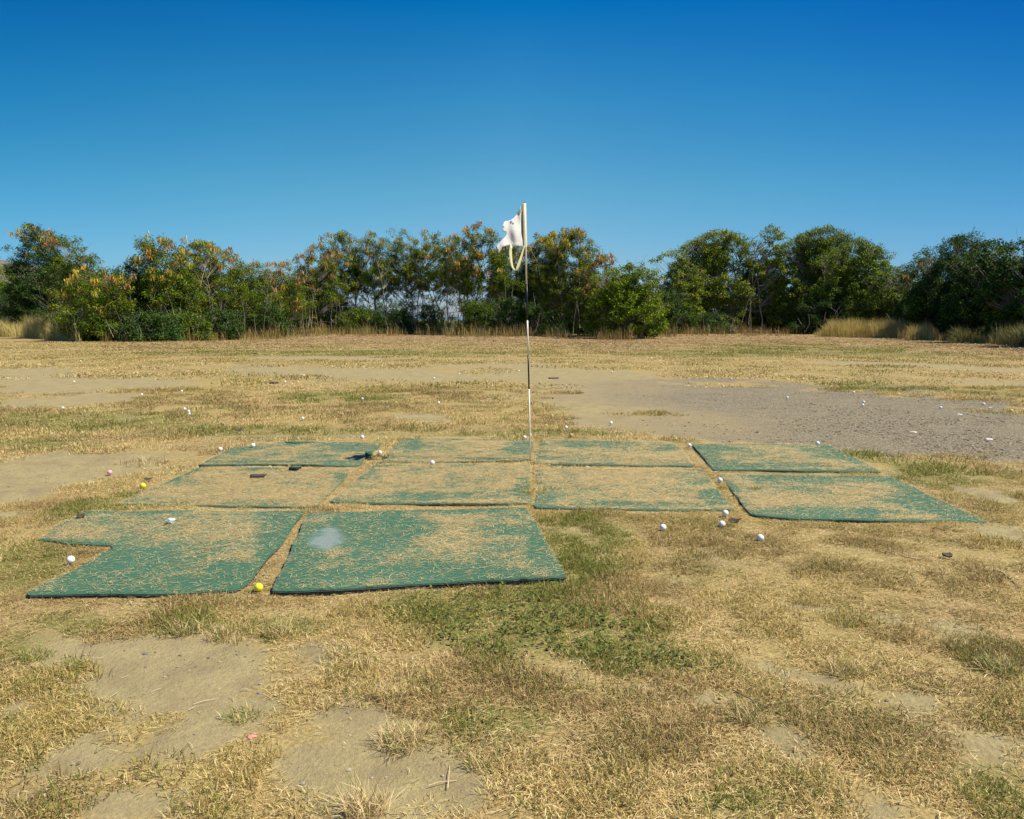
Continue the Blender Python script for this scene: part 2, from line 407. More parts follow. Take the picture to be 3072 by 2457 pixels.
# ------------------------------------------------------------------ mats
MATS = {
 # name: (corners in photo pixels, thickness, coverage bias, label)
 'A': ([(925, 1537), (1250, 1527), (1578, 1520), (1702, 1728), (1560, 1733), (1250, 1748), (960, 1766), (809, 1771)], 0.038, -0.10,
       'green turf mat nearest the camera with exposed black rubber edge and a pale worn patch'),
 'B': ([(260, 1531), (600, 1529), (915, 1530), (850, 1620), (765, 1718), (735, 1752), (705, 1770), (560, 1776), (300, 1778), (70, 1782), (300, 1660), (345, 1634), (250, 1628), (104, 1616)], 0.022, 0.0,
       'large L-shaped straw-strewn green mat at front left with a notched left side'),
 'C': ([(597, 1399), (830, 1400), (1071, 1404), (945, 1522), (640, 1518), (345, 1512)], 0.012, 0.38,
       'mat almost buried in straw with two dark scraps on it, left in the middle row'),
 'D': ([(594, 1394), (698, 1341), (745, 1340), (770, 1326), (960, 1324), (1148, 1325), (1073, 1398), (830, 1393)], 0.020, 0.05,
       'back row green mat under the shadow of the flag, left end of the row'),
 'E': ([(1208, 1313), (1400, 1314), (1597, 1319), (1596, 1381), (1370, 1386), (1133, 1388)], 0.012, 0.05,
       'back row green mat just left of the flagstick foot'),
 'F': ([(1122, 1393), (1593, 1391), (1591, 1510), (1270, 1511), (988, 1506)], 0.016, 0.22,
       'straw-covered green mat in front of the flagstick with a white ball on its back edge'),
 'G': ([(1625, 1319), (1860, 1322), (2022, 1326), (2083, 1399), (1850, 1396), (1601, 1390)], 0.012, 0.10,
       'back row mat just right of the flagstick with a faded green top'),
 'H': ([(1608, 1403), (2102, 1407), (2205, 1528), (1900, 1530), (1604, 1522)], 0.016, 0.25,
       'straw-covered middle mat right of the flagstick with a black front edge'),
 'I': ([(2076, 1331), (2280, 1330), (2487, 1332), (2560, 1368), (2647, 1415), (2400, 1412), (2139, 1408)], 0.022, -0.12,
       'back row green mat at the right beside the gravel with a black left edge'),
 'J': ([(2157, 1420), (2672, 1427), (2820, 1498), (2967, 1566), (2640, 1562), (2380, 1553), (2254, 1541)], 0.019, -0.02,
       'wrinkled green mat at far right, a small grass tuft growing through it'),
}
MATW = {k: [gp(x, y, v[1]) for x, y in v[0]] for k, v in MATS.items()}

def inpoly(X, Y, P):
    X = np.asarray(X); Y = np.asarray(Y); r = np.zeros(X.shape, bool); n = len(P); j = n - 1
    for i in range(n):
        xi, yi = P[i]; xj, yj = P[j]
        c = ((yi > Y) != (yj > Y)) & (X < (xj - xi) * (Y - yi) / (yj - yi + 1e-12) + xi)
        r ^= c; j = i
    return r

def edist(X, Y, P):
    X = np.asarray(X); Y = np.asarray(Y); d = np.full(X.shape, 1e9); n = len(P)
    for i in range(n):
        a = np.array(P[i]); b = np.array(P[(i + 1) % n]); ab = b - a; L = (ab ** 2).sum()
        t = np.clip(((X - a[0]) * ab[0] + (Y - a[1]) * ab[1]) / L, 0, 1)
        d = np.minimum(d, np.hypot(X - a[0] - t * ab[0], Y - a[1] - t * ab[1]))
    return d

COVB = {  # per mat dark-green zones (photo px ellipses) where straw is thin
 'A': [(830, 1700, 160, 90, 0), (1250, 1545, 420, 22, 0), (1630, 1640, 60, 130, 20), (1150, 1600, 200, 50, 0), (1300, 1740, 420, 28, 0)],
 'B': [(850, 1600, 120, 140, 20), (300, 1740, 260, 70, -20), (560, 1765, 260, 26, 0), (430, 1540, 260, 16, 0), (700, 1740, 90, 60, 0)],
 'C': [(480, 1505, 160, 16, 0), (800, 1515, 200, 16, 0), (790, 1412, 90, 9, 0), (540, 1430, 140, 14, -20), (1030, 1430, 70, 18, 0)],
 'D': [(700, 1350, 120, 14, 0), (1060, 1345, 110, 20, 0), (760, 1393, 300, 6, 0), (900, 1328, 300, 6, 0)],
 'E': [(1220, 1330, 60, 40, 0), (1420, 1318, 260, 8, 0), (1560, 1345, 60, 30, 0), (1450, 1382, 120, 6, 0)],
 'F': [(1100, 1430, 60, 50, 0), (1250, 1495, 280, 18, 0), (1570, 1470, 40, 50, 0), (1150, 1400, 90, 12, 0)],
 'G': [(1750, 1335, 200, 16, 0), (1990, 1345, 60, 22, 0)],
 'H': [(1700, 1408, 160, 8, 0), (2090, 1440, 130, 34, 0), (1640, 1500, 80, 30, 0), (1950, 1520, 330, 12, 0), (2140, 1500, 60, 30, 0)],
 'I': [(2110, 1370, 70, 60, 0), (2300, 1405, 260, 10, 0), (2540, 1370, 110, 36, 20), (2330, 1335, 200, 9, 0)],
 'J': [(2500, 1440, 300, 26, 0), (2450, 1545, 320, 20, 0), (2800, 1530, 200, 40, 10), (2750, 1470, 120, 30, 10)]}

def coverage(k, X, Y):
    px, py = proj(X, Y)
    e = ell(px, py, COVB[k])
    c = 0.60 + MATS[k][2] + (fbm(X, Y, 2.6, 60 + ord(k), 4) - 0.5) * 1.15 + (fbm(X * 0.5, Y, 12, 90 + ord(k), 3) - 0.5) * 0.8 - np.clip(e, 0, 0.6) * 0.95
    ed = edist(X, Y, MATW[k])
    c = c - 0.25 * sstep(0.14, 0.0, ed)
    return np.clip(c, 0.22, 1.0)

def mat_z(k, X, Y, th):
    P = np.array(MATW[k]); 
    z = th + (fbm(X, Y, 2.2, 80 + ord(k), 3) - 0.5) * 0.016
    return z

def build_mat(k):
    pts, th, bias, label = MATS[k]
    P = MATW[k]
    n = len(P); out = []
    for i in range(n):  # subdivide edges with ragged jitter, soften corners
        a = Vector(P[i]); b = Vector(P[(i + 1) % n]); L = (b - a).length; m = max(2, int(L / 0.035))
        nr = Vector((b.y - a.y, a.x - b.x)).normalized()
        for j in range(m):
            t = j / m; p = a.lerp(b, t)
            if j == 0:
                pv = Vector(P[i - 1]); c = (pv - a).normalized() + (b - a).normalized(); p = a + c * 0.012
            else:
                w = float(fbm(p.x, p.y, 5, ord(k), 2) - 0.5) * (0.075 if (k == 'B' and i >= 9) else 0.024) + float(fbm(p.x, p.y, 40, ord(k), 2) - 0.5) * 0.006
                p = p + nr * w
            out.append(p)
    xs_ = [p.x for p in out]; ys_ = [p.y for p in out]
    nb = len(out)
    gx_, gy_ = np.meshgrid(np.arange(min(xs_), max(xs_), 0.04), np.arange(min(ys_), max(ys_), 0.04))
    gx_ = gx_.ravel() + RNG.uniform(-.008, .008, gx_.size); gy_ = gy_.ravel() + RNG.uniform(-.008, .008, gy_.size)
    OP = [(p.x, p.y) for p in out]
    ok = inpoly(gx_, gy_, OP) & (edist(gx_, gy_, OP) > 0.018)
    inner = [Vector((x, y)) for x, y in zip(gx_[ok], gy_[ok])]
    vs, es, fs, ov, oe, of = delaunay_2d_cdt(out + inner, [(i, (i + 1) % nb) for i in range(nb)], [], 1, 1e-5)
    V2 = np.array([(v.x, v.y) for v in vs]); tris = np.array(fs)
    # orient up
    a, b, c = V2[tris[:, 0]], V2[tris[:, 1]], V2[tris[:, 2]]
    cr = (b[:, 0] - a[:, 0]) * (c[:, 1] - a[:, 1]) - (b[:, 1] - a[:, 1]) * (c[:, 0] - a[:, 0])
    tris[cr < 0] = tris[cr < 0][:, ::-1]
    ed = edist(V2[:, 0], V2[:, 1], OP)
    z = mat_z(k, V2[:, 0], V2[:, 1], th) - 0.006 * sstep(0.012, 0.0, ed)
    base = np.array(P).mean(0)
    root = empty('turf_mat', (base[0], base[1], 0), label, 'turf mat', 'green tee mats laid out on the dry grass')
    co = np.column_stack([V2 - base, z])
    # boundary walls
    emap = {}
    for t in tris:
        for i in range(3):
            e = (t[i], t[(i + 1) % 3]); emap[e] = 1
    bd = [e for e in emap if (e[1], e[0]) not in emap]
    def wall(z0f, z1f, off):
        vv = []; qq = []
        cen = np.zeros(2)
        for (i, j) in bd:
            pi = V2[i]; pj = V2[j]; dd = pj - pi; nn = np.array([dd[1], -dd[0]]); nn = nn / (np.linalg.norm(nn) + 1e-9) * off
            b0 = len(vv)
            vv += [(*(pi - base + nn), z0f(z[i])), (*(pj - base + nn), z0f(z[j])), (*(pj - base + nn), z1f(z[j])), (*(pi - base + nn), z1f(z[i]))]
            qq.append((b0, b0 + 1, b0 + 2, b0 + 3))
        return vv, qq
    tv, tq = wall(lambda q: q - 0.0045, lambda q: q, 0.0)
    allv = np.vstack([co, np.array(tv)]); q_ = np.array(tq) + len(co)
    me = mesh_np('turf', allv, tris=tris, quads=q_, smooth=True)
    cov = coverage(k, V2[:, 0], V2[:, 1])
    worn = np.zeros(len(V2)); px, py = proj(V2[:, 0], V2[:, 1], th)
    if k == 'A':
        worn = np.clip(sstep(0.0, 0.35, ell(px, py, [(978, 1617, 60, 34, -14)]) + (fbm(V2[:, 0], V2[:, 1], 12, 2) - .5) * 0.9 * sstep(0, .2, ell(px, py, [(978, 1617, 60, 34, -14)]))), 0, 0.85)
        cov = cov * (1 - 0.7 * sstep(0, 0.5, worn))
    if k == 'H':
        worn = sstep(0.0, 0.5, ell(px, py, [(1672, 1439, 16, 7, 0)])) * 0.7
    sheen = sstep(0.5, 0.75, fbm(V2[:, 0], V2[:, 1], 1.5, 200 + ord(k), 3))
    cc = np.column_stack([cov, worn, sheen]); cc = np.vstack([cc, np.tile([0.1, 0, 0], (len(tv), 1))])
    vcol(me, 'cov', cc)
    link('turf', me, M_TURF, root)
    gv, gq = wall(lambda q: q - 0.0068, lambda q: q - 0.0042, 0.0015)
    link('edge_trim', mesh_np('edge_trim', gv, quads=gq), M_RUBTRIM, root)
    rv, rq = wall(lambda q: -0.02, lambda q: q - 0.0065, 0.0005)
    link('rubber_backing', mesh_np('rubber_backing', rv, quads=rq), M_RUBBER, root)
    # loose straw held in the turf
    area = float(np.abs(cr).sum() / 2); nn = int(area * 19000)
    sx = RNG.uniform(min(xs_), max(xs_), nn * 2); sy = RNG.uniform(min(ys_), max(ys_), nn * 2)
    ok = inpoly(sx, sy, OP); sx = sx[ok]; sy = sy[ok]
    cv = coverage(k, sx, sy)
    if k == 'A':
        px, py = proj(sx, sy, th); cv = cv * (1 - 0.9 * sstep(0, 0.3, ell(px, py, [(978, 1617, 60, 36, -14)])))
    cl = sstep(0.35, 0.62, fbm(sx, sy, 14, 7, 2))
    keep = RNG.random(len(sx)) < np.clip(cv, 0.05, 1) ** 1.4 * (0.45 + 0.55 * cl)
    sx = sx[keep][:nn]; sy = sy[keep][:nn]
    straw(root, sx, sy, mat_z(k, sx, sy, th), base)
    return root

def straw_mesh(sx, sy, sz, base, lmin=0.010, lmax=0.036, w=(0.0012, 0.0022), name='straw_litter'):
    n = len(sx); L = RNG.uniform(lmin, lmax, n); L = np.where(RNG.random(n) < 0.05, L * 2.0, L)
    ang = RNG.normal(0.1, 0.75, n); W = RNG.uniform(*w, n) * np.clip(1 + 0.10 * (sy - 4), 1, 1.5)
    dx = np.cos(ang); dy = np.sin(ang); bend = RNG.uniform(-0.2, 0.2, n) * L
    tz = RNG.uniform(0.001, 0.010, n); tz2 = RNG.uniform(0.001, 0.006, n)
    def P(s, side, z):
        off = bend * (1 - (2 * s) ** 2)
        return np.stack([sx - base[0] + dx * L * s - dy * (off + side * W), sy - base[1] + dy * L * s + dx * (off + side * W), sz + z], 1)
    v = np.stack([P(-.5, -.5, tz2), P(-.5, .5, tz2), P(0, -.5, tz2 + .002), P(0, .5, tz2 + .002), P(.5, -.5, tz), P(.5, .5, tz)], 1).reshape(-1, 3)
    b = np.arange(n)[:, None] * 6
    q = np.concatenate([b + [0, 2, 3, 1], b + [2, 4, 5, 3]])
    me = mesh_np(name, v, quads=q)
    t = RNG.random(n)[:, None]; c = np.array([[0.46, 0.32, 0.12]]) * (1 - t) + np.array([[0.94, 0.79, 0.43]]) * t
    c *= RNG.uniform(0.75, 1.08, n)[:, None]
    vcol(me, 'col', np.repeat(c, 6, 0))
    return me

def straw(root, sx, sy, sz, base):
    o = link('straw_litter', straw_mesh(sx, sy, sz, base), M_STRAW, root); o['kind'] = 'stuff'

for k in MATS: build_mat(k)

# ------------------------------------------------------------------ grass
def blades(n, R, lmin, lmax, w, lean, spread=1.0, droop=0.6, seed=0, clump=0):
    r = np.random.default_rng(seed)
    if clump:
        cx = r.uniform(-R, R, clump); cy = r.uniform(-R, R, clump); ci = r.integers(0, clump, n)
        x = cx[ci] + r.normal(0, R * 0.14, n); y = cy[ci] + r.normal(0, R * 0.14, n)
        adir = np.arctan2(y - cy[ci], x - cx[ci]) + r.normal(0, 0.8, n)
    else:
        rr = R * np.sqrt(r.random(n)) * spread; th = r.uniform(0, 2 * PI, n)
        x = rr * np.cos(th); y = rr * np.sin(th); adir = r.uniform(0, 2 * PI, n)
    L = r.uniform(lmin, lmax, n); W = r.uniform(w * 0.6, w * 1.3, n)
    ln = np.clip(r.normal(lean, 0.28, n), 0.05, 1.5)        # angle from vertical
    ln2 = np.clip(ln + r.uniform(0.1, droop * 1.4, n), 0, 1.9)
    cx_, cy_ = np.cos(adir), np.sin(adir)
    fa = adir + PI / 2 + r.normal(0, 0.7, n); sxx, syy = np.cos(fa) * W / 2, np.sin(fa) * W / 2
    b = np.stack([x, y, np.full(n, -0.004)], 1)
    mid = b + np.stack([cx_ * np.sin(ln), cy_ * np.sin(ln), np.cos(ln)], 1) * (L * 0.5)[:, None]
    tip = mid + np.stack([cx_ * np.sin(ln2), cy_ * np.sin(ln2), np.cos(ln2)], 1) * (L * 0.5)[:, None]
    for P, m in ((mid, 0.004), (tip, 0.003)): P[:, 2] = np.maximum(P[:, 2], m + r.uniform(0, 0.008, n))
    s = np.stack([sxx, syy, np.zeros(n)], 1)
    v = np.stack([b - s * .8, b + s * .8, mid - s, mid + s, tip], 1).reshape(-1, 3)
    i = np.arange(n)[:, None] * 5
    q = i + [0, 1, 3, 2]; t = i + [2, 3, 4]
    bc = np.repeat(r.random((n, 3)), 5, 0)
    return v, t, q, bc

GRASSC = bpy.data.collections.new('grass_patches')
def patch(name, parts):
    vs = []; ts = []; qs = []; cs = []; o = 0
    for (v, t, q, c) in parts:
        vs.append(v); ts.append(t + o); qs.append(q + o); cs.append(c); o += len(v)
    me = mesh_np(name, np.vstack(vs), np.vstack(ts), np.vstack(qs))
    vcol(me, 'bc', np.vstack(cs)); me.materials.append(M_BLADE)
    return bpy.data.objects.new(name, me)

def coll(name, objs):
    c = bpy.data.collections.new(name)
    for o in objs: c.objects.link(o)
    return c

C_NEAR = coll('near_patches', [patch('a_near%d' % i, [
        blades(170, 0.09, 0.015, 0.046, 0.0022, [1.15, 1.25, 0.95, 0.8, 1.3][i], seed=i + 1, droop=0.5),
        blades(50, 0.085, 0.02, 0.052, 0.0021, [0.7, 0.9, 0.6, 0.45, 1.0][i], seed=i + 31, clump=3)]) for i in range(5)])
C_MID = coll('mid_patches', [patch('b_mid%d' % i, [blades(210, 0.19, 0.02, 0.05, 0.0042, [1.1, 0.9, 0.75, 1.2][i], seed=i + 61, droop=0.5),
        blades(50, 0.18, 0.03, 0.065, 0.005, 0.6, seed=i + 71, clump=4)]) for i in range(4)])
C_FAR = coll('far_patches', [patch('c_far%d' % i, [blades(170, 0.55, 0.03, 0.07, 0.014, [1.0, 0.8, 1.15][i], seed=i + 91, droop=0.5)]) for i in range(3)])

def scatter_group(name, coll_):
    ng = bpy.data.node_groups.new(name, 'GeometryNodeTree')
    ng.interface.new_socket('Geometry', in_out='INPUT', socket_type='NodeSocketGeometry')
    ng.interface.new_socket('Geometry', in_out='OUTPUT', socket_type='NodeSocketGeometry')
    n = ng.nodes; l = ng.links
    gi = n.new('NodeGroupInput'); go = n.new('NodeGroupOutput')
    ci = n.new('GeometryNodeCollectionInfo'); ci.inputs['Collection'].default_value = coll_
    ci.inputs['Separate Children'].default_value = True; ci.inputs['Reset Children'].default_value = True
    ip = n.new('GeometryNodeInstanceOnPoints'); ip.inputs['Pick Instance'].default_value = True
    mp = n.new('GeometryNodeMeshToPoints')
    l.new(gi.outputs[0], mp.inputs['Mesh'])
    l.new(mp.outputs[0], ip.inputs['Points']); l.new(ci.outputs[0], ip.inputs['Instance'])
    def attr(nm, dt):
        a = n.new('GeometryNodeInputNamedAttribute'); a.data_type = dt; a.inputs['Name'].default_value = nm
        return [o for o in a.outputs if o.enabled][0]
    l.new(attr('idx', 'INT'), ip.inputs['Instance Index'])
    l.new(attr('rot', 'FLOAT_VECTOR'), ip.inputs['Rotation'])
    l.new(attr('scl', 'FLOAT_VECTOR'), ip.inputs['Scale'])
    l.new(ip.outputs[0], go.inputs[0])
    return ng

def scatter(name, X, Y, Z, coll_, nvar, scl, grn, warm, zs=None):
    n = len(X)
    me = bpy.data.meshes.new(name); me.vertices.add(n)
    me.vertices.foreach_set('co', np.stack([X, Y, Z], 1).astype(np.float32).ravel())
    a = me.attributes.new('idx', 'INT', 'POINT'); a.data.foreach_set('value', RNG.integers(0, nvar, n).astype(np.int32))
    a = me.attributes.new('rot', 'FLOAT_VECTOR', 'POINT'); r = np.zeros((n, 3), np.float32); r[:, 2] = RNG.uniform(0, 6.28, n); a.data.foreach_set('vector', r.ravel())
    s = np.stack([scl, scl, scl if zs is None else zs], 1).astype(np.float32)
    a = me.attributes.new('scl', 'FLOAT_VECTOR', 'POINT'); a.data.foreach_set('vector', s.ravel())
    vfloat(me, 'grn', grn); vfloat(me, 'warm', warm); vfloat(me, 'brn', np.clip(sstep(0.44, 0.60, fbm(X, Y, 1.6, 611, 4)) + RNG.uniform(-.2, .2, n), 0, 1))
    o = link(name, me)
    md = o.modifiers.new('scatter', 'NODES'); md.node_group = scatter_group(name + '_nodes', coll_)
    me.materials.append(M_BLADE)
    return o

def inmats(X, Y, inset=0.03):
    r = np.zeros(len(X), bool)
    for k, P in MATW.items():
        i = inpoly(X, Y, P)
        if i.any():
            e = edist(X[i], Y[i], P); ii = np.where(i)[0]; r[ii[e > inset]] = True
    return r

def ring(y0, y1, dens, wid=0.70, pad=0.5):
    Ym = y1; n = int((y1 - y0) * (2 * (wid * Ym + pad)) * dens)
    Y = RNG.uniform(y0, y1, n); X = RNG.uniform(-(wid * Ym + pad), wid * Ym + pad, n)
    ok = np.abs(X) < wid * Y + pad
    return X[ok], Y[ok]

def grassband(name, y0, y1, dens, C, nv, s0, s1, inset, label):
    X, Y = ring(y0, y1, dens)
    d, g, gr, lt = masks(X, Y)
    n1 = fbm(X, Y, 2.2, 301, 3); n2 = fbm(X, Y, 0.5, 305, 3)
    edge = np.full(len(X), 9.0)
    for P in MATW.values(): edge = np.minimum(edge, edist(X, Y, P))
    strip = sstep(0.10, 0.02, edge)
    n5 = 0.62 * fbm(X, Y, 8.5, 311, 3) + 0.38 * fbm(X, Y, 2.2, 317, 3)
    pr = (1 - d * 1.04) * (1 - g * 1.02) * (1 - lt * 0.6) * (0.16 + 1.35 * sstep(0.42, 0.56, n5))
    pr = np.maximum(pr, strip * 0.75)
    pr = np.where(edist(X, Y, MATW['A']) < 0.035, 0.0, pr)
    keep = (RNG.random(len(X)) < pr) & ~inmats(X, Y, inset)
    X, Y, gr, n1, n2, strip = X[keep], Y[keep], gr[keep], n1[keep], n2[keep], strip[keep]
    scl = RNG.uniform(s0, s1, len(X))
    zs = scl * (0.62 + 0.75 * n1) * (1 - 0.45 * strip) * (1 + 0.15 * gr) * (0.65 + 0.75 * sstep(0.48, 0.64, n5)[keep])
    grn = np.clip(gr * 0.52 + 0.10 + (n2 - .5) * 0.35 + 0.45 * sstep(0.54, 0.66, n5)[keep] * RNG.random(len(X)) - strip * 0.12, 0.02, 0.9)
    warm = np.clip(sstep(0.40, 0.62, n2) * 0.75 + RNG.uniform(-.2, .2, len(X)), 0, 1)
    o = scatter(name, X, Y, relief(X, Y), C, nv, scl, grn, warm, zs)
    tag(o, label, 'grass', kind='stuff')
    return o

grassband('dry_grass', 1.9, 6.6, 190, C_NEAR, 5, 0.8, 1.3, 0.015, 'dry straw-coloured lawn grass with green tufts in the foreground')
grassband('sparse_grass', 6.6, 15, 32, C_MID, 4, 0.8, 1.25, 0.03, 'short dry grass around and behind the mats')
grassband('field_grass', 15, 46, 3.6, C_FAR, 3, 0.8, 1.3, 0.1, 'short dry grass of the far field up to the trees')

# flat lying straw on the ground in the foreground
def ground_straw():
    X, Y = ring(1.9, 9.0, 2300)
    d, g, gr, lt = masks(X, Y)
    n5 = 0.62 * fbm(X, Y, 8.5, 311, 3) + 0.38 * fbm(X, Y, 2.2, 317, 3)
    keep = (RNG.random(len(X)) < np.clip(1.0 - d * 0.975 - g * 0.98, 0.0, 1) * (0.25 + 0.75 * sstep(0.40, 0.54, n5))) & ~inmats(X, Y, 0.0)
    X, Y = X[keep], Y[keep]
    me = straw_mesh(X, Y, relief(X, Y) + 0.004, (0, 0), 0.012, 0.045, (0.0013, 0.0024), 'loose_straw')
    o = link('loose_straw', me, M_STRAW); tag(o, 'dead straw lying flat on the ground between the grass', 'straw', kind='stuff')
ground_straw()

# standing tufts one can pick out
def tuft(px, py, R, H, n, green, label, lean=0.65, z=0.0):
    x, y = gp(px, py); z = max(z, float(relief(np.array([x]), np.array([y]))[0]))
    v, t, q, bc = blades(int(n * 1.7), R * 0.42, H * 0.45, H * 1.0, 0.0024, lean, seed=int(px + py), droop=0.5)
    me = mesh_np('grass_tuft', v, t, q)
    c = np.where((bc[:, 1] < green)[:, None], np.array([0.15, 0.19, 0.04]) + bc[:, 2:3] * np.array([0.18, 0.16, 0.05]),
                 np.array([0.40, 0.28, 0.12]) + bc[:, 0:1] * np.array([0.42, 0.36, 0.22]))
    vcol(me, 'col', c)
    o = link('grass_tuft', me, M_STRAW, loc=(x, y, z)); tag(o, label, 'grass tuft', 'standing tufts of grass in the foreground')
tuft(560, 1895, 0.16, 0.10, 150, 0.5, 'green-gold tuft below the front left mat, leftmost of three in a row')
tuft(655, 1912, 0.14, 0.08, 120, 0.35, 'low spreading tuft between the two taller ones below the left mats')
tuft(831, 1905, 0.14, 0.10, 150, 0.4, 'tall tuft below the gap between the two front mats')
tuft(1204, 2232, 0.17, 0.11, 190, 0.2, 'bristly straw tuft alone on the bare earth at bottom centre', 0.75)
tuft(1171, 2095, 0.15, 0.09, 130, 0.15, 'dry tuft on the upper edge of the bare earth at bottom centre')
tuft(1095, 2445, 0.15, 0.13, 110, 0.1, 'long pale tuft cut by the bottom edge of the picture', 0.6)
tuft(1451, 2295, 0.14, 0.08, 130, 0.25, 'brown tuft just right of the bare earth at bottom centre')
tuft(2250, 2160, 0.15, 0.09, 160, 0.3, 'golden tuft casting a dark shadow beside a narrow bare streak at lower right')
tuft(2532, 2015, 0.16, 0.09, 150, 0.35, 'golden tuft upper of the pair at lower right, above a bare streak')
tuft(2998, 2010, 0.17, 0.09, 190, 0.6, 'dark green tuft at the right edge of the picture')
tuft(2865, 1938, 0.13, 0.07, 120, 0.35, 'small tuft below the bare streak near the right edge')
tuft(2269, 1474, 0.09, 0.055, 60, 0.6, 'little green tuft growing through the far right mat', z=0.024)
tuft(105, 1975, 0.16, 0.07, 150, 0.75, 'bright green tuft near the left edge beside bare earth')
tuft(232, 2000, 0.10, 0.06, 70, 0.7, 'small green tuft on bare earth at left, right of the brighter one')
tuft(722, 2160, 0.14, 0.06, 90, 0.6, 'sparse green sprig on bare earth above the pink stone')

# clover-like weeds in the green patch
def weeds():
    n = 4200; cx, cy = [], []
    px = RNG.normal(1740, 430, n * 2); py = RNG.normal(1880, 105, n * 2)
    X, Y = [], []
    u = px - W0 / 2; v = py - H0 / 2; t = CH / (v * CP + F * SP); X = u * t; Y = (F * CP - v * SP) * t
    m = masks(X, Y)
    keep = (fbm(X, Y, 16, 77, 2) > 0.46) & (RNG.random(len(X)) < m[2] ** 1.5) & ~inmats(X, Y, 0)
    X, Y = X[keep][:n], Y[keep][:n]; n = len(X)
    z = relief(X, Y) + RNG.uniform(0.012, 0.04, n); r = RNG.uniform(0.004, 0.008, n)
    tilt = RNG.normal(0, 0.4, (n, 2)); a0 = RNG.uniform(0, 6.28, n)
    vs = []
    for j in range(5):
        a = a0 + j * 2 * PI / 5; dx = np.cos(a) * r * (1.35 if j == 0 else 1); dy = np.sin(a) * r
        vs.append(np.stack([X + dx, Y + dy, z + dx * tilt[:, 0] + dy * tilt[:, 1]], 1))
    v = np.stack(vs, 1).reshape(-1, 3); b = np.arange(n)[:, None] * 5
    me = mesh_np('clover', v, tris=np.concatenate([b + [0, 1, 2], b + [0, 2, 3], b + [0, 3, 4]]))
    t = RNG.random(n)[:, None]; c = np.array([[0.07, 0.11, 0.022]]) * (1 - t) + np.array([[0.21, 0.24, 0.055]]) * t
    vcol(me, 'col', np.repeat(c, 5, 0))
    tag(link('clover', me, M_LEAF), 'low dark green clover in the lawn below the front mat', 'weeds', kind='stuff')
weeds()

# ------------------------------------------------------------------ stones and gravel
def rocks(X, Y, Z, R, colf, name):
    n = len(X)
    base = np.array([(1, 0, 0), (0, 1, 0), (-1, 0, 0), (0, -1, 0), (.6, .6, .55), (-.6, .6, .6), (-.6, -.6, .5), (.6, -.6, .6), (0, 0, .85), (0, 0, -.5)])
    jit = RNG.uniform(0.7, 1.25, (n, 10, 1)); a = RNG.uniform(0, 6.28, n)
    P = base[None] * jit * R[:, None, None]; P[:, :, 2] *= 0.6; P[:, :, 0] *= RNG.uniform(0.8, 1.5, n)[:, None]
    c, s = np.cos(a)[:, None], np.sin(a)[:, None]
    x = P[:, :, 0] * c - P[:, :, 1] * s + X[:, None]; y = P[:, :, 0] * s + P[:, :, 1] * c + Y[:, None]; z = P[:, :, 2] + Z[:, None]
    v = np.stack([x, y, z], 2).reshape(-1, 3); b = np.arange(n)[:, None] * 10
    T = [(0, 4, 7), (0, 1, 4), (1, 5, 4), (1, 2, 5), (2, 6, 5), (2, 3, 6), (3, 7, 6), (3, 0, 7), (4, 8, 7), (4, 5, 8), (5, 6, 8), (6, 7, 8), (0, 9, 1), (1, 9, 2), (2, 9, 3), (3, 9, 0)]
    me = mesh_np(name, v, tris=np.concatenate([b + list(t) for t in T]))
    vcol(me, 'col', np.repeat(colf(n), 10, 0)); return me
M_STONE = leafmat('stone', 1.0, 0.0, 0.03)
def gcol(n):
    t = RNG.random(n)[:, None] ** 1.6; return np.array([[0.15, 0.125, 0.09]]) * (1 - t) + np.array([[0.46, 0.40, 0.30]]) * t
n = 22000
px = RNG.uniform(1750, 3300, n); py = RNG.uniform(1150, 1420, n)
u = px - W0 / 2; v = py - H0 / 2; t = CH / (v * CP + F * SP); X = u * t; Y = (F * CP - v * SP) * t
m = masks(X, Y); k = (RNG.random(n) < m[1] * sstep(1800, 2800, px) * sstep(0.42, 0.62, fbm(X, Y, 1.3, 88, 3))) & ~inmats(X, Y, -1)
X, Y = X[k], Y[k]
R = 0.003 + 0.012 * RNG.random(len(X)) ** 4 + 0.0002 * Y
tag(link('gravel', rocks(X, Y, relief(X, Y) + 0.002, R, gcol, 'gravel'), M_STONE), 'loose grey gravel on the bare ground at right', 'gravel', kind='stuff')
X, Y = ring(2.0, 7.0, 260); m = masks(X, Y); k = (RNG.random(len(X)) < m[0]) & ~inmats(X, Y, 0); X, Y = X[k], Y[k]
R = 0.0015 + 0.007 * RNG.random(len(X)) ** 5
tag(link('pebbles', rocks(X, Y, relief(X, Y) + 0.001, R, gcol, 'pebbles'), M_STONE), 'tiny pebbles on the bare earth in the foreground', 'pebbles', kind='stuff')

def stone(px, py, wpx, hf, color, label, name='stone', flat=0.35):
    x, y = gp(px, py); r = wpx / 2 * y / F
    import bmesh
    bm = bmesh.new(); bmesh.ops.create_icosphere(bm, subdivisions=3, radius=1.0)
    s = int(px * 7 + py)
    for v in bm.verts:
        p = v.co; k_ = 1 + 0.45 * (float(fbm(p.x * 1.3 + p.z + 5, p.y * 1.3 - p.z, 1.0, s, 3)) - 0.5) * 2
        v.co = Vector((p.x * k_ * r, p.y * k_ * r * hf, max(p.z * k_, -0.5) * r * flat))
    me = bpy.data.meshes.new(name); bm.to_mesh(me); bm.free()
    for p in me.polygons: p.use_smooth = True
    o = link(name, me, simple(name + '_rock', color, 0.9, 0.4, 40, 0.15, 0.2), loc=(x, y, float(relief(np.array([x]), np.array([y]))[0]) + r * flat * 0.3))
    o.rotation_euler[2] = (s % 7) * 0.3
    tag(o, label, 'stone')
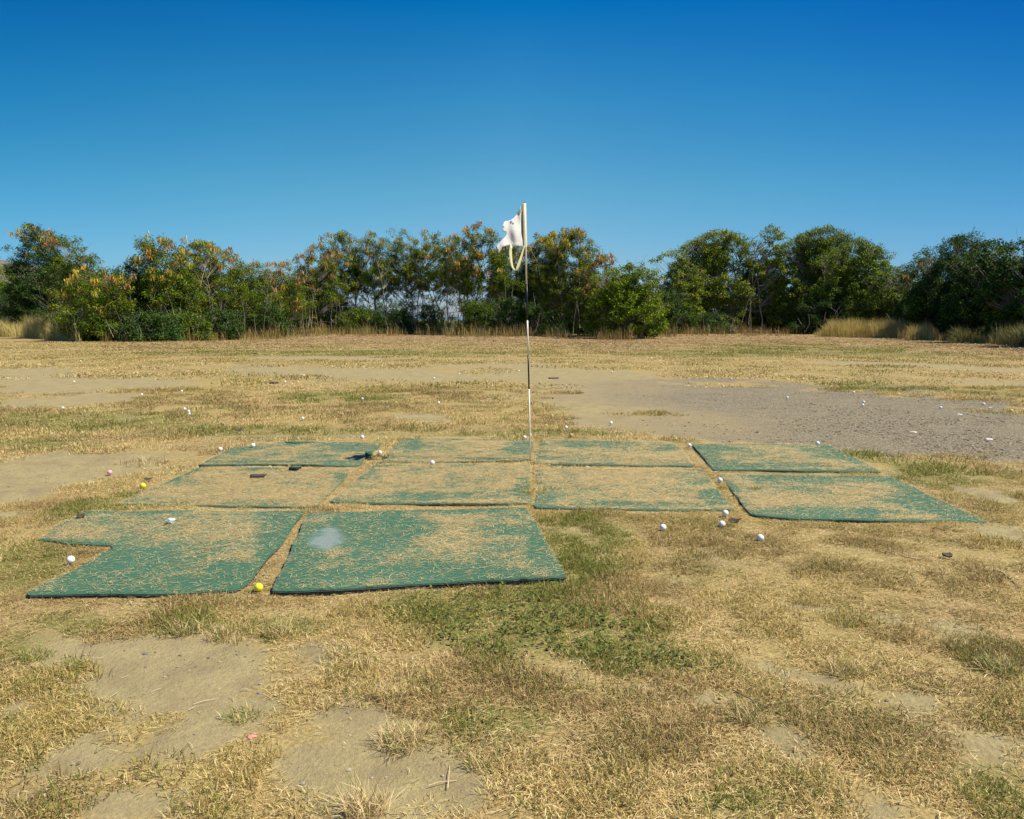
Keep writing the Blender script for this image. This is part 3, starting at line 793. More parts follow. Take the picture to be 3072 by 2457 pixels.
stone(758, 2210, 34, 0.8, (0.62, 0.30, 0.23), 'pink stone on the bare earth at bottom left')
stone(436, 1962, 18, 0.9, (0.17, 0.16, 0.16), 'grey pebble at the top of the bare patch at left, larger of two')
stone(466, 1957, 9, 0.9, (0.10, 0.10, 0.09), 'dark pebble just right of the larger grey pebble')
stone(367, 1975, 8, 0.9, (0.17, 0.18, 0.2), 'small bluish pebble left of the larger grey pebble')
stone(778, 2075, 14, 0.9, (0.17, 0.20, 0.2), 'grey-green pebble at the edge of the grass above the pink stone')
stone(2739, 1296, 24, 0.9, (0.62, 0.56, 0.46), 'flat pale stone on gravel left of the nearest pale one', flat=0.2)
stone(2965, 1320, 26, 0.9, (0.64, 0.60, 0.54), 'flat pale stone nearest the camera on the gravel at right', flat=0.25)
stone(2918, 1340, 9, 0.9, (0.6, 0.57, 0.5), 'small pale stone just below the nearest flat pale one')
stone(2694, 1182, 16, 0.9, (0.62, 0.56, 0.48), 'flat pale stone on the far edge of the gravel by the green strip', flat=0.2)
stone(3021, 1198, 15, 0.9, (0.62, 0.58, 0.52), 'flat pale stone behind the two balls at far right', flat=0.2)
stone(2970, 1222, 12, 0.9, (0.62, 0.58, 0.52), 'small flat pale stone between the white and the yellow ball at far right', flat=0.2)
stone(2879, 1243, 18, 0.9, (0.62, 0.57, 0.5), 'flat pale stone in the middle of the gravel, below a single white ball', flat=0.2)
stone(2562, 1358, 9, 0.9, (0.5, 0.46, 0.4), 'small stone beside the far right back mat')

# ------------------------------------------------------------------ golf balls
def ball_mesh():
    import bmesh
    bm = bmesh.new(); bmesh.ops.create_icosphere(bm, subdivisions=5, radius=1.0)
    nd = 332; i = np.arange(nd) + 0.5; ph = np.arccos(1 - 2 * i / nd); th = PI * (1 + 5 ** 0.5) * i
    D = np.stack([np.cos(th) * np.sin(ph), np.sin(th) * np.sin(ph), np.cos(ph)], 1)
    bm.verts.ensure_lookup_table()
    co = np.array([v.co[:] for v in bm.verts]); co /= np.linalg.norm(co, axis=1)[:, None]
    ang = np.arccos(np.clip((co @ D.T).max(1), -1, 1))
    k = 1 - 0.02 * np.clip(1 - (ang / 0.085) ** 2, 0, 1)
    co = co * k[:, None] * 0.02135
    for v, c in zip(bm.verts, co): v.co = c
    me = bpy.data.meshes.new('golf_ball'); bm.to_mesh(me); bm.free()
    for p in me.polygons: p.use_smooth = True
    return me
BM0 = ball_mesh()
BMESH = {}
for k, m_ in M_BALLMATS.items():
    c = BM0.copy(); c.materials.append(m_); BMESH[k] = c
MZ = {k: v[1] for k, v in MATS.items()}
BALLS = [
 (212, 1679, 'white', 'white ball on straw at the notch of the front left mat, biggest in view'),
 (776, 1762, 'yellow', 'yellow ball in the gap between the two front mats'),
 (429, 1457, 'yellow', 'yellow ball beside the straw-buried mat at left'),
 (329, 1417, 'pink', 'pink ball at the edge of the bare earth at left'),
 (661, 1347, 'white', 'white ball at the left corner of the back left mat, outside it'),
 (759, 1336, 'white', 'white ball half hidden at the far edge of the back left mat'),
 (1087, 1311, 'white', 'white ball on grass behind the back left mat'),
 (1140, 1358, 'white', 'white ball in the straw gap beside the flag shadow'),
 (1297, 1388, 'white', 'white ball on the mats left of the flagstick, between back and middle row'),
 (1574, 1312, 'white', 'white ball in grass just behind the flagstick'),
 (1698, 1282, 'white', 'white ball in grass behind the mat right of the flagstick'),
 (1713, 1306, 'brown', 'dirty brown ball behind the mat right of the flagstick'),
 (1833, 1269, 'white', 'white ball on the grass edge by the bare track, right of the flagstick'),
 (2068, 1336, 'white', 'white ball at the black left corner of the back right mat'),
 (2453, 1330, 'white', 'white ball on the far edge of the back right mat'),
 (2160, 1440, 'white', 'white ball in the straw gap at the left corner of the far right mat'),
 (2176, 1539, 'white', 'white ball touching the front right corner of the middle mat'),
 (2166, 1572, 'white', 'white ball on grass next to a dark leaf, just below the mat corner'),
 (1989, 1582, 'white', 'white ball on grass in front of the middle mat, leftmost of four'),
 (2281, 1613, 'white', 'white ball nearest the camera on the grass at right'),
 (189, 1224, 'white', 'white ball in far grass near the left edge, nearest the camera of those there'),
 (222, 1145, 'white', 'white ball beside the far grey bare patch near the left edge'),
 (425, 1184, 'white', 'white ball at the right end of the far bare patch at left'),
 (554, 1227, 'white', 'left and farthest ball of the cluster of three in the left field'),
 (566, 1234, 'white', 'middle ball of the cluster of three in the left field'),
 (568, 1242, 'white', 'nearest ball of the cluster of three in the left field'),
 (545, 1173, 'white', 'tiny white ball in the far field above the cluster of three'),
 (855, 1145, 'white', 'white ball in the far field above the green patch, lower left of two'),
 (911, 1126, 'white', 'white ball in the far field above the green patch, upper right of two'),
 (1087, 1196, 'white', 'white ball at the right end of the green patch in the field'),
 (908, 1255, 'white', 'white ball in the field below the green patch'),
 (1316, 1208, 'white', 'white ball alone in the grass midfield left of the flagstick'),
 (1302, 1134, 'white', 'white ball on the far bare strip left of the flagstick, lower of two'),
 (1377, 1121, 'white', 'white ball on the far bare strip left of the flagstick, upper of two'),
 (1557, 1112, 'white', 'tiny white ball just left of the flagstick black band in the far field'),
 (1836, 1116, 'white', 'tiny white ball in the far field right of the flagstick'),
 (242, 1084, 'white', 'tiny white ball near the far left trees, farthest at left'),
 (2561, 1177, 'white', 'white ball at the far edge of the gravel below the green strip'),
 (2591, 1206, 'white', 'farther ball of the touching pair on the gravel'),
 (2588, 1215, 'white', 'nearer ball of the touching pair on the gravel'),
 (2822, 1223, 'white', 'white ball alone in the middle of the gravel'),
 (2951, 1212, 'white', 'white ball on the gravel left of the yellow one'),
 (3034, 1232, 'yellow', 'yellow ball on the gravel at the right edge'),
 (2362, 1193, 'white', 'tiny white ball on the brown track left of the gravel balls'),
]
for i, (px, py, c, lab) in enumerate(BALLS):
    z = 0.0213; x, y = gp(px, py, z)
    zz = float(relief(np.array([x]), np.array([y]))[0])
    for k, P in MATW.items():
        if inpoly(np.array([x]), np.array([y]), P)[0]: zz = float(mat_z(k, np.array([x]), np.array([y]), MZ[k])[0])
    if zz == 0: zz = 0
    z = zz + 0.0213 + (0.008 if y < 13 else 0.012)
    x, y = gp(px, py, z)
    if 5 < abs(y) and y > 20: z += 0.01
    o = bpy.data.objects.new('golf_ball', BMESH[c]); COL.objects.link(o); o.location = (x, y, z)
    o.rotation_euler = (i * 1.3, i * 0.7, i * 2.1)
    tag(o, lab, 'golf ball', 'golf balls scattered over the field')

# ------------------------------------------------------------------ scraps
import bmesh
def slab(name, px, py, w, dpt, h, rot, mat, label, cat, z=0.0, curl=0.4, seed=1, group=None):
    x, y = gp(px, py, z)
    bm = bmesh.new(); n = 7; gv = []
    r = random.Random(seed)
    rag = [[r.uniform(-.12, .12) for _ in range(n + 1)] for _ in range(2)]
    for lay in (0, 1):
        L = []
        for j in range(n + 1):
            row = []
            for i in range(n + 1):
                u = i / n - .5; v = j / n - .5
                uu = u + rag[0][j] * (abs(u) * 2) ** 3; vv = v + rag[1][i] * (abs(v) * 2) ** 3
                zz = curl * w * (u * u) * 1.2 + curl * dpt * 0.4 * math.sin(3 * v + u * 2) + (h if lay else 0)
                row.append(bm.verts.new((uu * w, vv * dpt, zz)))
            L.append(row)
        gv.append(L)
    for j in range(n):
        for i in range(n):
            bm.faces.new((gv[1][j][i], gv[1][j][i + 1], gv[1][j + 1][i + 1], gv[1][j + 1][i]))
            bm.faces.new((gv[0][j][i], gv[0][j + 1][i], gv[0][j + 1][i + 1], gv[0][j][i + 1]))
    for i in range(n):
        for a, b in (((0, i), (0, i + 1)), ((n, i + 1), (n, i)), ((i + 1, 0), (i, 0)), ((i, n), (i + 1, n))):
            bm.faces.new((gv[0][a[0]][a[1]], gv[0][b[0]][b[1]], gv[1][b[0]][b[1]], gv[1][a[0]][a[1]]))
    bmesh.ops.recalc_face_normals(bm, faces=bm.faces)
    me = bpy.data.meshes.new(name); bm.to_mesh(me); bm.free()
    for p in me.polygons: p.use_smooth = True
    o = link(name, me, mat, loc=(x, y, z)); o.rotation_euler[2] = rot
    tag(o, label, cat, group); return o
M_LEAFD = simple('dark_dead_leaf', (0.07, 0.06, 0.035), 0.8, 0.3, 50, 0.4)
M_SCRAPG = simple('green_turf_scrap', (0.05, 0.13, 0.085), 0.9, 0.5, 60, 0.4)
slab('rubber_scrap', 776, 1429, 0.115, 0.055, 0.010, 0.15, M_SCRAP, 'flat torn dark rubber scrap on the straw-buried mat, left of two', 'scrap', 0.024, 0.15, 3)
sc = slab('rubber_scrap', 885, 1408, 0.085, 0.05, 0.018, -0.1, M_RUBBER, 'thicker dark rubber scrap with a green top, right of two on the mat', 'scrap', 0.022, 0.1, 4)
sv = slab('turf_top', 885, 1408, 0.075, 0.042, 0.005, 0, M_SCRAPG, None, None, 0.0, 0.1, 5); sv.parent = sc; sv.location = (0, 0, 0.0195); del_k = [k for k in ('category', 'label') if k in sv.keys()]
slab('turf_scrap', 1106, 1366, 0.055, 0.04, 0.03, 0.5, M_SCRAPG, 'little lump of green turf at the right end of the flag shadow', 'scrap', 0.022, 0.5, 6)
slab('rubber_strip', 1668, 1394, 0.08, 0.03, 0.006, -0.1, M_SCRAPG, 'dark green strip in the straw between the rows, right of the flagstick foot', 'scrap', 0.015, 0.1, 7)
slab('dark_leaf', 445, 1437, 0.06, 0.035, 0.004, 0.0, M_LEAFD, 'dark dead leaf left of the straw-buried mat behind the yellow ball', 'leaf', 0.02, 0.3, 8)
slab('dark_leaf', 2205, 1563, 0.07, 0.045, 0.003, -0.6, M_LEAFD, 'dark pointed leaf on grass right of the two balls', 'leaf', 0.03, 0.5, 9)
slab('dark_leaf', 716, 1291, 0.07, 0.05, 0.006, 0.4, M_LEAFD, 'dark leaf in the green grass behind the back left mat', 'leaf', 0.03, 0.5, 10)
slab('dark_leaf', 243, 1551, 0.045, 0.035, 0.012, 0.4, M_LEAFD, 'dark shrivelled leaf on the back left corner of the notched mat', 'leaf', 0.03, 0.5, 11)
slab('dark_leaf', 2842, 1668, 0.045, 0.03, 0.01, 0.1, M_LEAFD, 'dark leaf in the grass at right above the curved frond', 'leaf', 0.015, 0.4, 12)
slab('dark_debris', 1661, 1136, 0.2, 0.10, 0.02, 0.0, M_LEAFD, 'black bit of debris on the far bare ground right of the flagstick', 'debris', 0.0, 0.1, 13)
slab('dark_debris', 823, 1151, 0.14, 0.12, 0.03, 0.0, M_LEAFD, 'dark bit of debris in the far field at left', 'debris', 0.0, 0.1, 14)
slab('flat_flap', 900, 1328, 0.26, 0.07, 0.008, 0.0, M_SCRAPG, 'long frayed dark flap along the far edge of the back left mat', 'scrap', 0.022, 0.02, 15)

# crushed white cup / ball lump on mat B
x, y = gp(509, 1570, 0.03)
bm = bmesh.new(); bmesh.ops.create_icosphere(bm, subdivisions=4, radius=1)
for v in bm.verts:
    p = v.co; k_ = 1 + 0.9 * (float(fbm(p.x * 1.6 + 3, p.y * 1.6 + p.z * 1.3, 1, 5, 3)) - 0.5) - 0.18 * (abs(math.sin(p.x * 5 + p.z * 3)) < 0.3)
    v.co = Vector((p.x * 0.026 * k_ + (0.012 if p.z > 0.3 else 0), p.y * 0.018 * k_, p.z * 0.019 * k_))
me = bpy.data.meshes.new('crumpled_wrapper'); bm.to_mesh(me); bm.free()
tag(link('crumpled_wrapper', me, simple('crumpled_white', (0.72, 0.71, 0.68), 0.5, 0.3, 60, 0.12), loc=(x, y, 0.045)), 'crumpled whitish lump lying on the front left mat', 'litter')

# twigs
def twig(pts, r, color, label, name='twig', zs=None):
    me_v = []; me_q = []
    W = [Vector((*gp(px, py), 0)) for px, py in pts]
    o = W[0]
    bm = bmesh.new(); rings = []
    for i, p in enumerate(W):
        d_ = (W[min(i + 1, len(W) - 1)] - W[max(i - 1, 0)]).normalized(); s = Vector((-d_.y, d_.x, 0)); rr = r * (1 - 0.6 * i / len(W))
        h_ = 0.006 + 0.004 * math.sin(i * 2.1)
        rings.append([bm.verts.new(p - o + s * rr * math.cos(a) + Vector((0, 0, h_ + rr * math.sin(a)))) for a in [j * PI / 3 for j in range(6)]])
    for a, b in zip(rings, rings[1:]):
        for j in range(6): bm.faces.new((a[j], a[(j + 1) % 6], b[(j + 1) % 6], b[j]))
    bm.faces.new(rings[0][::-1]); bm.faces.new(rings[-1])
    me = bpy.data.meshes.new(name); bm.to_mesh(me); bm.free()
    tag(link(name, me, simple(name + '_bark', color, 0.8, 0.3, 60, 0.25), loc=(o.x, o.y, 0)), label, 'twig')
twig([(2715, 1675), (2740, 1679), (2775, 1682)], 0.006, (0.5, 0.36, 0.2), 'short tan stick in the grass below the far right mat')
twig([(1285, 2363), (1320, 2354), (1370, 2344)], 0.0016, (0.6, 0.48, 0.3), 'pale stalk lying crosswise on the bare earth at bottom centre')
twig([(1343, 2372), (1347, 2330), (1349, 2295)], 0.0016, (0.6, 0.48, 0.3), 'pale stalk crossing the other one at bottom centre')
twig([(175, 2106), (205, 2092), (238, 2082)], 0.0016, (0.6, 0.48, 0.3), 'pale stalk on the bare earth at left')
twig([(580, 2118), (610, 2110), (650, 2098)], 0.0016, (0.6, 0.48, 0.3), 'pale stalk at the lower rim of the large bare patch at left')
twig([(2975, 1715), (3005, 1722), (3035, 1742), (3055, 1765)], 0.004, (0.13, 0.12, 0.06), 'dark curved frond in the grass at the right edge')
twig([(1325, 1418), (1370, 1422), (1405, 1418), (1430, 1400), (1455, 1392)], 0.003, (0.2, 0.12, 0.06), 'thin curved brown twig on the straw-covered mat in front of the flagstick')
twig([(2210, 2080), (2300, 2130), (2380, 2200)], 0.0025, (0.2, 0.15, 0.08), 'long thin runner across the bare streak at lower right')

# ------------------------------------------------------------------ flagstick
PX, PY = gp(1590, 1383)
root = empty('golf_flagstick', (PX, PY, 0), 'golf flagstick with tattered white flag standing among the green mats', 'golf flag')
def ppt(pxx, pyy):   # point of the flag plane (at the pole's distance)
    z = zat(pyy, PY); return Vector((xat(pxx, PY, z), PY, z))
def tube(name, pts, r, mat, parent, seg=14):
    bm = bmesh.new(); rings = []
    for p in pts:
        rings.append([bm.verts.new(p + Vector((math.cos(2 * PI * j / seg) * r, math.sin(2 * PI * j / seg) * r, 0))) for j in range(seg)])
    for a, b in zip(rings, rings[1:]):
        for j in range(seg): bm.faces.new((a[j], a[(j + 1) % seg], b[(j + 1) % seg], b[j]))
    bm.faces.new(rings[0][::-1]); bm.faces.new(rings[-1])
    me = bpy.data.meshes.new(name); bm.to_mesh(me); bm.free()
    for p in me.polygons: p.use_smooth = len(p.vertices) == 4
    o = link(name, me, mat, parent); return o
off = Vector((PX, PY, 0))
def polept(py):
    pxx = np.interp(py, [607, 852, 961, 1063, 1167, 1383], [1573.5, 1580, 1582, 1584.5, 1587, 1591])
    return ppt(pxx, py) - off
segs = [(1395, 1167, M_POLE), (1167, 1063, M_POLEK), (1063, 961, M_POLE), (961, 852, M_POLEK), (852, 609, M_POLE)]
for a, b, m_ in segs:
    tube('pole_band', [polept(a), polept((a + b) / 2), polept(b)], 0.0074, m_, root)
tube('pole_cap', [polept(609.5), polept(605.5)], 0.0066, M_SCRAP, root)

def zp(x, y): return (1400 + x * 0.2553, 560 + y * 0.2553)
def cloth(name, zpts, mat, depth, parent, step=0.012, thick=0.0012):
    P = [ppt(*zp(*p)) for p in zpts]
    P2 = []
    for i in range(len(P)):
        a, b = P[i], P[(i + 1) % len(P)]; m = max(1, int((b - a).length / step))
        for j in range(m):
            q_ = a.lerp(b, j / m); P2.append(Vector((q_.x, q_.z)))
    nb = len(P2); poly = [(p.x, p.y) for p in P2]
    xs_ = [p[0] for p in poly]; ys_ = [p[1] for p in poly]
    gx_, gy_ = np.meshgrid(np.arange(min(xs_), max(xs_), step), np.arange(min(ys_), max(ys_), step)); gx_ = gx_.ravel(); gy_ = gy_.ravel()
    ok = inpoly(gx_, gy_, poly) & (edist(gx_, gy_, poly) > step * 0.45)
    vs, es, fs, *_ = delaunay_2d_cdt(P2 + [Vector((x, y)) for x, y in zip(gx_[ok], gy_[ok])], [(i, (i + 1) % nb) for i in range(nb)], [], 1, 1e-6)
    V = np.array([(v.x - off.x, depth(v.x - off.x, v.y), v.y) for v in vs])
    me = mesh_np(name, V, tris=np.array(fs), smooth=True)
    o = link(name, me, mat, parent)
    s = o.modifiers.new('thickness', 'SOLIDIFY'); s.thickness = thick; s.offset = 0
    return o
def clothmat(name, color, trans=0.25):
    m, nt, ns, ls = newmat(name)
    tc = ns.new('ShaderNodeTexCoord'); nn = noise(ns, ls, tc.outputs['Object'], 30, 5, 0.6); nw = noise(ns, ls, tc.outputs['Object'], 7, 3, 0.5)
    c = ramp(ns, ls, nn, [(0.3, tuple(x * 0.9 for x in color)), (0.7, color)])
    p = N(ns, 'ShaderNodeBsdfPrincipled', Roughness=0.8); ls.new(c, p.inputs['Base Color']); p.inputs['Specular IOR Level'].default_value = 0.2
    b = N(ns, 'ShaderNodeBump', Strength=0.35, Distance=0.01); ls.new(nw, b.inputs['Height']); ls.new(b.outputs[0], p.inputs['Normal'])
    t = ns.new('ShaderNodeBsdfTranslucent'); ls.new(c, t.inputs['Color'])
    mx = ns.new('ShaderNodeMixShader'); mx.inputs[0].default_value = trans
    ls.new(p.outputs[0], mx.inputs[1]); ls.new(t.outputs[0], mx.inputs[2]); ls.new(mx.outputs[0], ns.new('ShaderNodeOutputMaterial').inputs[0])
    return m
M_FLAG = clothmat('white_flag_cloth', (0.80, 0.79, 0.78)); M_HEM = clothmat('cream_hem', (0.88, 0.85, 0.66), 0.45); M_FOLD_SHADE = clothmat('shaded_olive_fold', (0.30, 0.32, 0.17), 0.1)  # the olive cloth paints the shade in the flag's folds
M_HEMB = clothmat('yellow_hem', (0.84, 0.80, 0.46), 0.35)
fd = lambda x, z: -0.004 + 1.1 * min(0.0, x + 0.03) + 0.014 * math.sin(x * 55 + z * 9) * min(1, max(0, -x * 9)) + 0.008 * math.sin(z * 30 + x * 14) * min(1, max(0, -x * 7))
flag = cloth('flag', [(640, 235), (634, 255), (615, 285), (600, 312), (592, 345), (570, 370), (556, 392), (530, 410), (505, 424), (480, 433), (455, 440), (440, 458), (437, 478), (426, 492), (430, 508), (446, 514),
       (430, 530), (432, 548), (425, 572), (440, 562), (458, 562), (470, 578), (464, 605), (448, 630), (425, 655), (398, 680), (378, 712), (357, 733), (366, 760), (372, 790), (380, 815), (392, 806), (398, 785), (414, 770),
       (418, 745), (440, 732), (470, 722), (500, 707), (512, 718), (516, 745), (535, 745), (538, 702), (600, 702), (658, 704), (655, 640), (640, 560), (638, 420), (640, 320)], M_FLAG, fd, root)
cloth('shaded_fold', [(636, 258), (612, 285), (598, 315), (604, 348), (620, 345), (634, 315)], M_FOLD_SHADE, lambda x, z: fd(x, z) - 0.006, root, 0.01)  # greenish fold of the flag, its shade painted in as olive
cloth('fold_shade_line', [(654, 300), (642, 330), (638, 420), (641, 560), (657, 640), (662, 702), (672, 702), (668, 560), (664, 300)], M_FOLD_SHADE, lambda x, z: -0.009, root, 0.01)  # dark fold line beside the sleeve, shade put in as an olive strip
# sleeve wraps the pole
def sleeve():
    bm = bmesh.new(); rows = []
    for yy in np.linspace(195, 706, 16):
        xl = np.interp(yy, [195, 706], [655, 668]); xr = np.interp(yy, [195, 706], [701, 713])
        a = ppt(*zp(xl, yy)) - off; b = ppt(*zp(xr, yy)) - off; c = (a + b) / 2; rx = (b.x - a.x) / 2
        rows.append([bm.verts.new((c.x + math.cos(t) * rx, math.sin(t) * 0.0085 + math.cos(t) * rx * 0.6 + 0.0008 * math.sin(yy * .1), c.z)) for t in [j * 2 * PI / 18 for j in range(18)]])
    for a, b in zip(rows, rows[1:]):
        for j in range(18): bm.faces.new((a[j], a[(j + 1) % 18], b[(j + 1) % 18], b[j]))
    me = bpy.data.meshes.new('flag_sleeve'); bm.to_mesh(me); bm.free()
    for p in me.polygons: p.use_smooth = True
    bmesh_ = link('flag_sleeve', me, M_HEM, root)
sleeve()
cloth('sleeve_stub', [(655, 195), (645, 210), (640, 240), (640, 300), (642, 320), (652, 318), (656, 300)], M_HEM, lambda x, z: -0.008, root, 0.01)
cloth('bottom_hem', [(540, 699), (540, 706), (600, 706), (665, 708), (708, 708), (708, 700), (660, 700)], M_HEMB, lambda x, z: fd(x, z) - 0.004 if x < -0.03 else -0.0105, root, 0.01)
# dangling strip
def strip(pts, name='torn_strip'):
    bm = bmesh.new(); rows = []
    for i, (x, y, w) in enumerate(pts):
        x0, y0, _ = pts[max(i - 1, 0)]; x1, y1, _ = pts[min(i + 1, len(pts) - 1)]
        dx, dy = x1 - x0, y1 - y0; L = math.hypot(dx, dy); nx, ny = -dy / L, dx / L
        a = ppt(*zp(x + nx * w / 2, y + ny * w / 2)) - off; b = ppt(*zp(x - nx * w / 2, y - ny * w / 2)) - off
        w *= 1.0; dd = 0.006 * math.sin(i * 0.5) - 0.006
        sl = lambda q_: Vector((0, dd + 1.0 * min(0.0, q_.x + 0.02) + 0.9 * (q_.x - (a.x + b.x) / 2), 0))
        rows.append([bm.verts.new(a + sl(a)), bm.verts.new((a + b) / 2 + sl((a + b) / 2) + Vector((0, .001, 0))), bm.verts.new(b + sl(b))])
    for a, b in zip(rows, rows[1:]):
        for j in (0, 1): bm.faces.new((a[j], a[j + 1], b[j + 1], b[j]))
    me = bpy.data.meshes.new(name); bm.to_mesh(me); bm.free()
    for p in me.polygons: p.use_smooth = True
    o = link(name, me, M_HEMB, root); s = o.modifiers.new('thickness', 'SOLIDIFY'); s.thickness = 0.0012; s.offset = 0
strip([(525, 715, 22), (518, 745, 28), (514, 790, 34), (518, 840, 34), (523, 890, 30), (530, 930, 26), (540, 962, 22), (556, 982, 18), (572, 990, 20), (588, 984, 30), (600, 958, 34), (618, 905, 32), (636, 850, 26), (650, 800, 21), (662, 760, 16), (672, 722, 12), (682, 708, 8)])
M_BLUE = simple('blue_print', (0.10, 0.16, 0.38), 0.8, 0, 30, 0.1)
mk = cloth('blue_mark', [(512, 436), (522, 428), (532, 440), (530, 452), (522, 462), (514, 452)], M_BLUE, lambda x, z: fd(x, z) - 0.0022, root, 0.005, 0.0006)
cloth('blue_mark', [(534, 452), (548, 448), (557, 446), (552, 462), (546, 474), (538, 464)], M_BLUE, lambda x, z: fd(x, z) - 0.0022, root, 0.005, 0.0006)

# ------------------------------------------------------------------ trees
class TB:
    """collects tapered tubes"""
    def __init__(s): s.v = []; s.q = []
    def tube(s, P, r0, r1, seg=5):
        n = len(P); base = len(s.v)
        for i, p in enumerate(P):
            d_ = P[min(i + 1, n - 1)] - P[max(i - 1, 0)]; d_ = d_ / (np.linalg.norm(d_) + 1e-9)
            a = np.cross(d_, [0.3, 1, 0.1]); a /= np.linalg.norm(a) + 1e-9; b = np.cross(d_, a)
            r = r0 + (r1 - r0) * i / (n - 1)
            for j in range(seg):
                t = 2 * PI * j / seg; s.v.append(p + (a * math.cos(t) + b * math.sin(t)) * r)
        for i in range(n - 1):
            for j in range(seg):
                s.q.append((base + i * seg + j, base + i * seg + (j + 1) % seg, base + (i + 1) * seg + (j + 1) % seg, base + (i + 1) * seg + j))

def leaves(rr, C, per, spread, kind, pal, dark=1.0):
    """kind: 'frond' narrow drooping, 'broad' ovate"""
    n = len(C) * per
    c = np.repeat(C, per, 0)
    off_ = rr.normal(0, 1, (n, 3)); off_ /= np.linalg.norm(off_, axis=1)[:, None] + 1e-9
    rad = spread * rr.random(n) ** 0.5
    P = c + off_ * rad[:, None] * [1, 1, 0.8]
    if kind == 'tiny': L = rr.uniform(0.08, 0.16, n); Wd = rr.uniform(0.045, 0.08, n)
    elif kind == 'frond': L = rr.uniform(0.13, 0.26, n); Wd = rr.uniform(0.035, 0.062, n)
    elif kind == 'fine': L = rr.uniform(0.09, 0.17, n); Wd = rr.uniform(0.055, 0.09, n)
    else: L = rr.uniform(0.10, 0.17, n); Wd = rr.uniform(0.07, 0.105, n)
    out = off_ * [1, 1, 0.4] + rr.normal(0, 0.45, (n, 3)) + [0, 0, -0.35 if kind != 'frond' else -0.05]
    out /= np.linalg.norm(out, axis=1)[:, None]
    out2 = out + [0, 0, -0.7]; out2 /= np.linalg.norm(out2, axis=1)[:, None]
    side = np.cross(out, rr.normal(0, 1, (n, 3)) * 0.7 + [0, 0, 1]); side /= np.linalg.norm(side, axis=1)[:, None] + 1e-9
    s = side * (Wd / 2)[:, None]; m = P + out * (L * 0.5)[:, None]; t = m + out2 * (L * 0.5)[:, None]
    v = np.stack([P, m - s, m + s, t], 1).reshape(-1, 3)
    q = np.arange(n)[:, None] * 4 + [0, 1, 3, 2]
    pal = np.array(pal); pi = rr.random(n); base = np.repeat(rr.random(len(C)), per)
    k = np.clip(0.5 * pi + 0.5 * base, 0, 0.999) * (len(pal) - 1); i0 = k.astype(int); f = (k - i0)[:, None]
    col = (pal[i0] * (1 - f) + pal[i0 + 1] * f) * (0.5 + 1.5 * rr.random(n) ** 2.2)[:, None]
    return v, q, np.repeat(col, 4, 0)

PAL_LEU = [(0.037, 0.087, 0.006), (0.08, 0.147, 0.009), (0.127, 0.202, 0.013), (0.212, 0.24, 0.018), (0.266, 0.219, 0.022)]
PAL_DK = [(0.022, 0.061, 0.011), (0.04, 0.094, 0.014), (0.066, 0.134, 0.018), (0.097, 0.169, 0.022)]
PAL_BUSH = [(0.079, 0.14, 0.006), (0.131, 0.216, 0.01), (0.21, 0.292, 0.016), (0.341, 0.356, 0.026)]
PAL_OL = [(0.061, 0.115, 0.014), (0.117, 0.19, 0.018), (0.208, 0.267, 0.026), (0.331, 0.369, 0.042), (0.367, 0.318, 0.042)]
POD_COLS = np.array([(0.55, 0.26, 0.10), (0.66, 0.34, 0.09), (0.68, 0.46, 0.08), (0.52, 0.47, 0.06), (0.33, 0.15, 0.06)])

